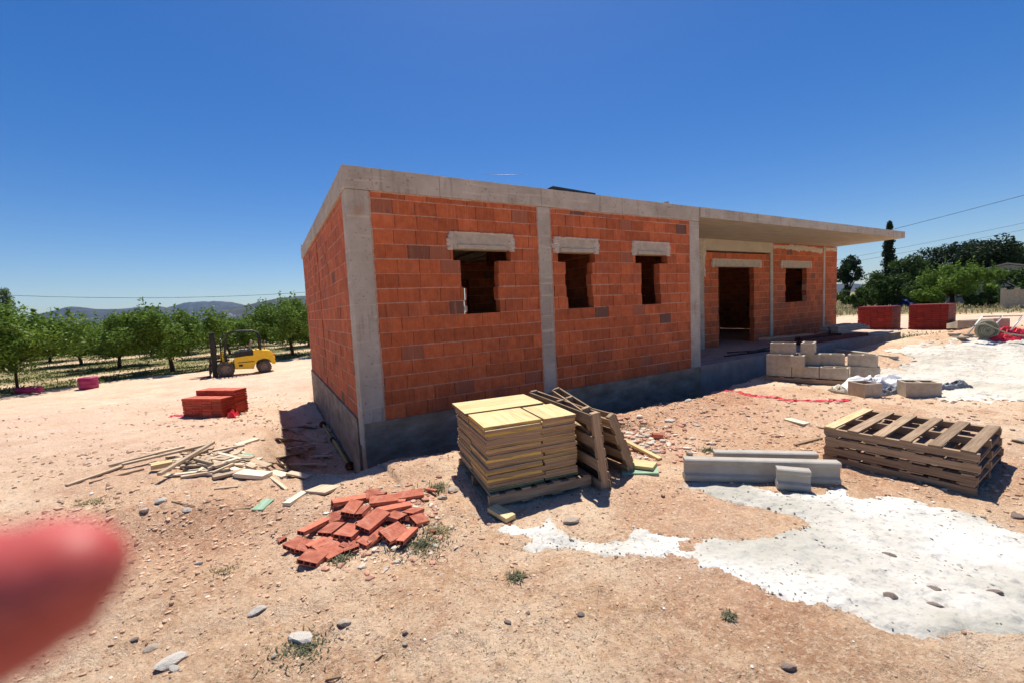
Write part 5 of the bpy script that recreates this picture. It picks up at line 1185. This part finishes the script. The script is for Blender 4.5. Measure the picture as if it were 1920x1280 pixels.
# overhead guard
k = MB()
for y in (Y0+.1, Y1-.1):
    k.tube([(.74, y, .68), (.80, y, 1.0), (.74, y, 1.6), (.60, y, 2.02), (.48, y, 2.11), (.1, y, 2.14), (-.45, y, 2.12), (-.62, y, 2.04), (-.70, y, 1.85), (-.70, y, 1.12)], .056, 10)
    k.tube([(.95, y, .72), (.93, y, 1.7), (.74, y, 2.06)], .03, 8)
for x in np.linspace(.5, -.55, 8): k.tube([(x, Y0+.1, 2.135), (x, Y1-.1, 2.135)], .028, 8)
for x, z in ((.70, 1.95), (-.69, 1.9)): k.tube([(x, Y0+.1, z), (x, Y1-.1, z)], .035, 8)
FP(k, 'overhead_guard', 'black', 0)
k = MB(); k.box((-.02, -.56, 1.22), (.46, .48, .10), rotm(0, -.05, 0)); k.box((-.30, -.56, 1.44), (.10, .46, .46), rotm(0, -.28, 0)); FP(k, 'seat', 'seat', .04)
k = MB(); k.tube([(.84, -.56, 1.15), (.66, -.56, 1.42)], .02, 8); ring = [Vector((.655, -.56, 1.43))+Vector((math.sin(a)*.1, math.cos(a)*.17, math.sin(a)*.14)) for a in np.linspace(0, 2*math.pi, 24)]; k.tube(ring, .014, 6, cap=False); FP(k, 'steering_wheel', 'black', 0)
for y in (-.2, -.92): k = MB(); k.lathe([(0, 0), (.06, 0), (.075, .06), (0, .065)], (.86, y, 1.75), (1, 0, 0), 14); FP(k, 'headlight', 'white_p', 0)
k = MB(); k.tube([(.45, -.25, .95), (.5, -.25, 1.25)], .012, 6); k.tube([(.52, -.2, .95), (.58, -.2, 1.22)], .012, 6); FP(k, 'lever', 'black', 0)

# ------------------------------------------------------------------ the finger in front of the lens
skin = mat('skin', [(.3, (.40, .06, .05)), (.7, (.52, .105, .09))], 260, rough=.5, spec=.4, detail=3)
b = skin.node_tree.nodes['Principled BSDF']; b.inputs['Subsurface Weight'].default_value = .35; b.inputs['Subsurface Radius'].default_value = (1, .3, .18); b.inputs['Subsurface Scale'].default_value = .004
def hand():
    D = .052
    root = empty('hand', AT(120, 1100, D), 0, 'blurred pink fingertip reaching in from the left edge, close to the lens', 'hand')
    O_ = root.location
    tip = AT(98, 1088, D); ax = (AT(-120, 1192, D*1.04)-tip).normalized()      # direction from tip back to the knuckle
    toward = (CAM-tip).normalized(); side = ax.cross(toward).normalized()
    r = .0098
    # index finger rings: distance back from the tip, radius
    prof = [(-.0085, .0012), (-.0078, .0032), (-.006, .0055), (-.003, .0075), (.001, .0090), (.006, .0100), (.011, .0106), (.017, .0109), (.023, .0112), (.030, .0114), (.038, .0110), (.047, .0112), (.056, .0118), (.066, .0122), (.080, .0120), (.096, .0128), (.105, .0140)]
    bend = lambda s_: -toward*(max(s_-.05, 0)**1.6)*1.6
    pts = [tip+ax*p_[0]*1.05+bend(p_[0])-O_ for p_ in prof]
    k = MB(); k.tube(pts, [p_[1] for p_ in prof], 28)
    # other fingers curled round the edge of the phone, thumb and palm, all off to the left
    base = pts[-1]
    side_dn = -side if side.z > 0 else side
    for q in range(3):
        b0 = base+side_dn*(.021*(q+1)); f_ = [1.0, .93, .75][q]
        c = [b0, b0-ax*.040*f_-toward*.006, b0-ax*.052*f_-toward*.028*f_, b0-ax*.030*f_-toward*.042*f_, b0-ax*.012*f_-toward*.040*f_]
        k.tube([Vector(p_) for p_ in c], [.011, .010, .0095, .0085, .005], 18)
    pc2 = base+side_dn*.030
    k.tube([pc2-ax*.012, pc2+ax*.01, pc2+ax*.05, pc2+ax*.09, pc2+ax*.12, pc2+ax*.22], [.030, .040, .042, .036, .030, .034], 24)
    th0 = base+side_dn*.055+ax*.05; k.tube([th0, th0+side_dn*.02-ax*.03, th0+side_dn*.018-ax*.062, th0+side_dn*.01-ax*.085, th0+side_dn*.006-ax*.094], [.016, .014, .012, .010, .004], 18)
    o = k.build('skin', skin, root)
    rm = o.modifiers.new('remesh', 'REMESH'); rm.mode = 'VOXEL'; rm.voxel_size = .0012; rm.use_smooth_shade = True
    sm_ = o.modifiers.new('smooth', 'SMOOTH'); sm_.factor = .7; sm_.iterations = 8
    # nail on the far side of the tip
    nl = MB(); nv = []
    for a in range(9):
        for b_ in range(7):
            s_ = -.004+a/8*.013; ph = (b_/6-.5)*1.7; rr = np.interp(s_, [p_[0] for p_ in prof], [p_[1] for p_ in prof])+.0004
            nv.append(tip+ax*s_+(side*math.sin(ph)-toward*math.cos(ph))*rr-O_)
    nl.add(nv, [(a*7+b_, a*7+b_+1, (a+1)*7+b_+1, (a+1)*7+b_) for a in range(8) for b_ in range(6)], .5, smooth=True)
    o2 = nl.build('nail', mat('nail', [(.3, (.62, .35, .30)), (.7, (.68, .42, .36))], 5, rough=.3), root); md = o2.modifiers.new('t', 'SOLIDIFY'); md.thickness = .0005
hand()

# ------------------------------------------------------------------ contrail and haze
k = MB(); a = AT(900, 328, 9500); b_ = AT(990, 328, 9500); k.tube([a, a.lerp(b_, .3), a.lerp(b_, .7), b_], [1, 3, 3, 1], 8); o = k.build('contrail', M['white_p']); tag(o, 'short thin white vapour trail in the sky above the house roof', 'contrail')
HAZE = 4.5e-5
hz = MB(); hz.box((0, 3000, 205), (13000, 6800, 430)); ho = hz.build('haze', []) if False else hz.build('haze', mat('haze', [(.3, (1, 1, 1)), (.7, (1, 1, 1))], 1))
hm = ho.data.materials[0]; ht = hm.node_tree; ht.nodes.clear(); out = ht.nodes.new('ShaderNodeOutputMaterial'); pv = ht.nodes.new('ShaderNodeVolumePrincipled')
pv.inputs['Color'].default_value = (.36, .60, 1, 1); pv.inputs['Density'].default_value = HAZE; pv.inputs['Anisotropy'].default_value = .2; ht.links.new(pv.outputs[0], out.inputs['Volume'])
tag(ho, kind='stuff')
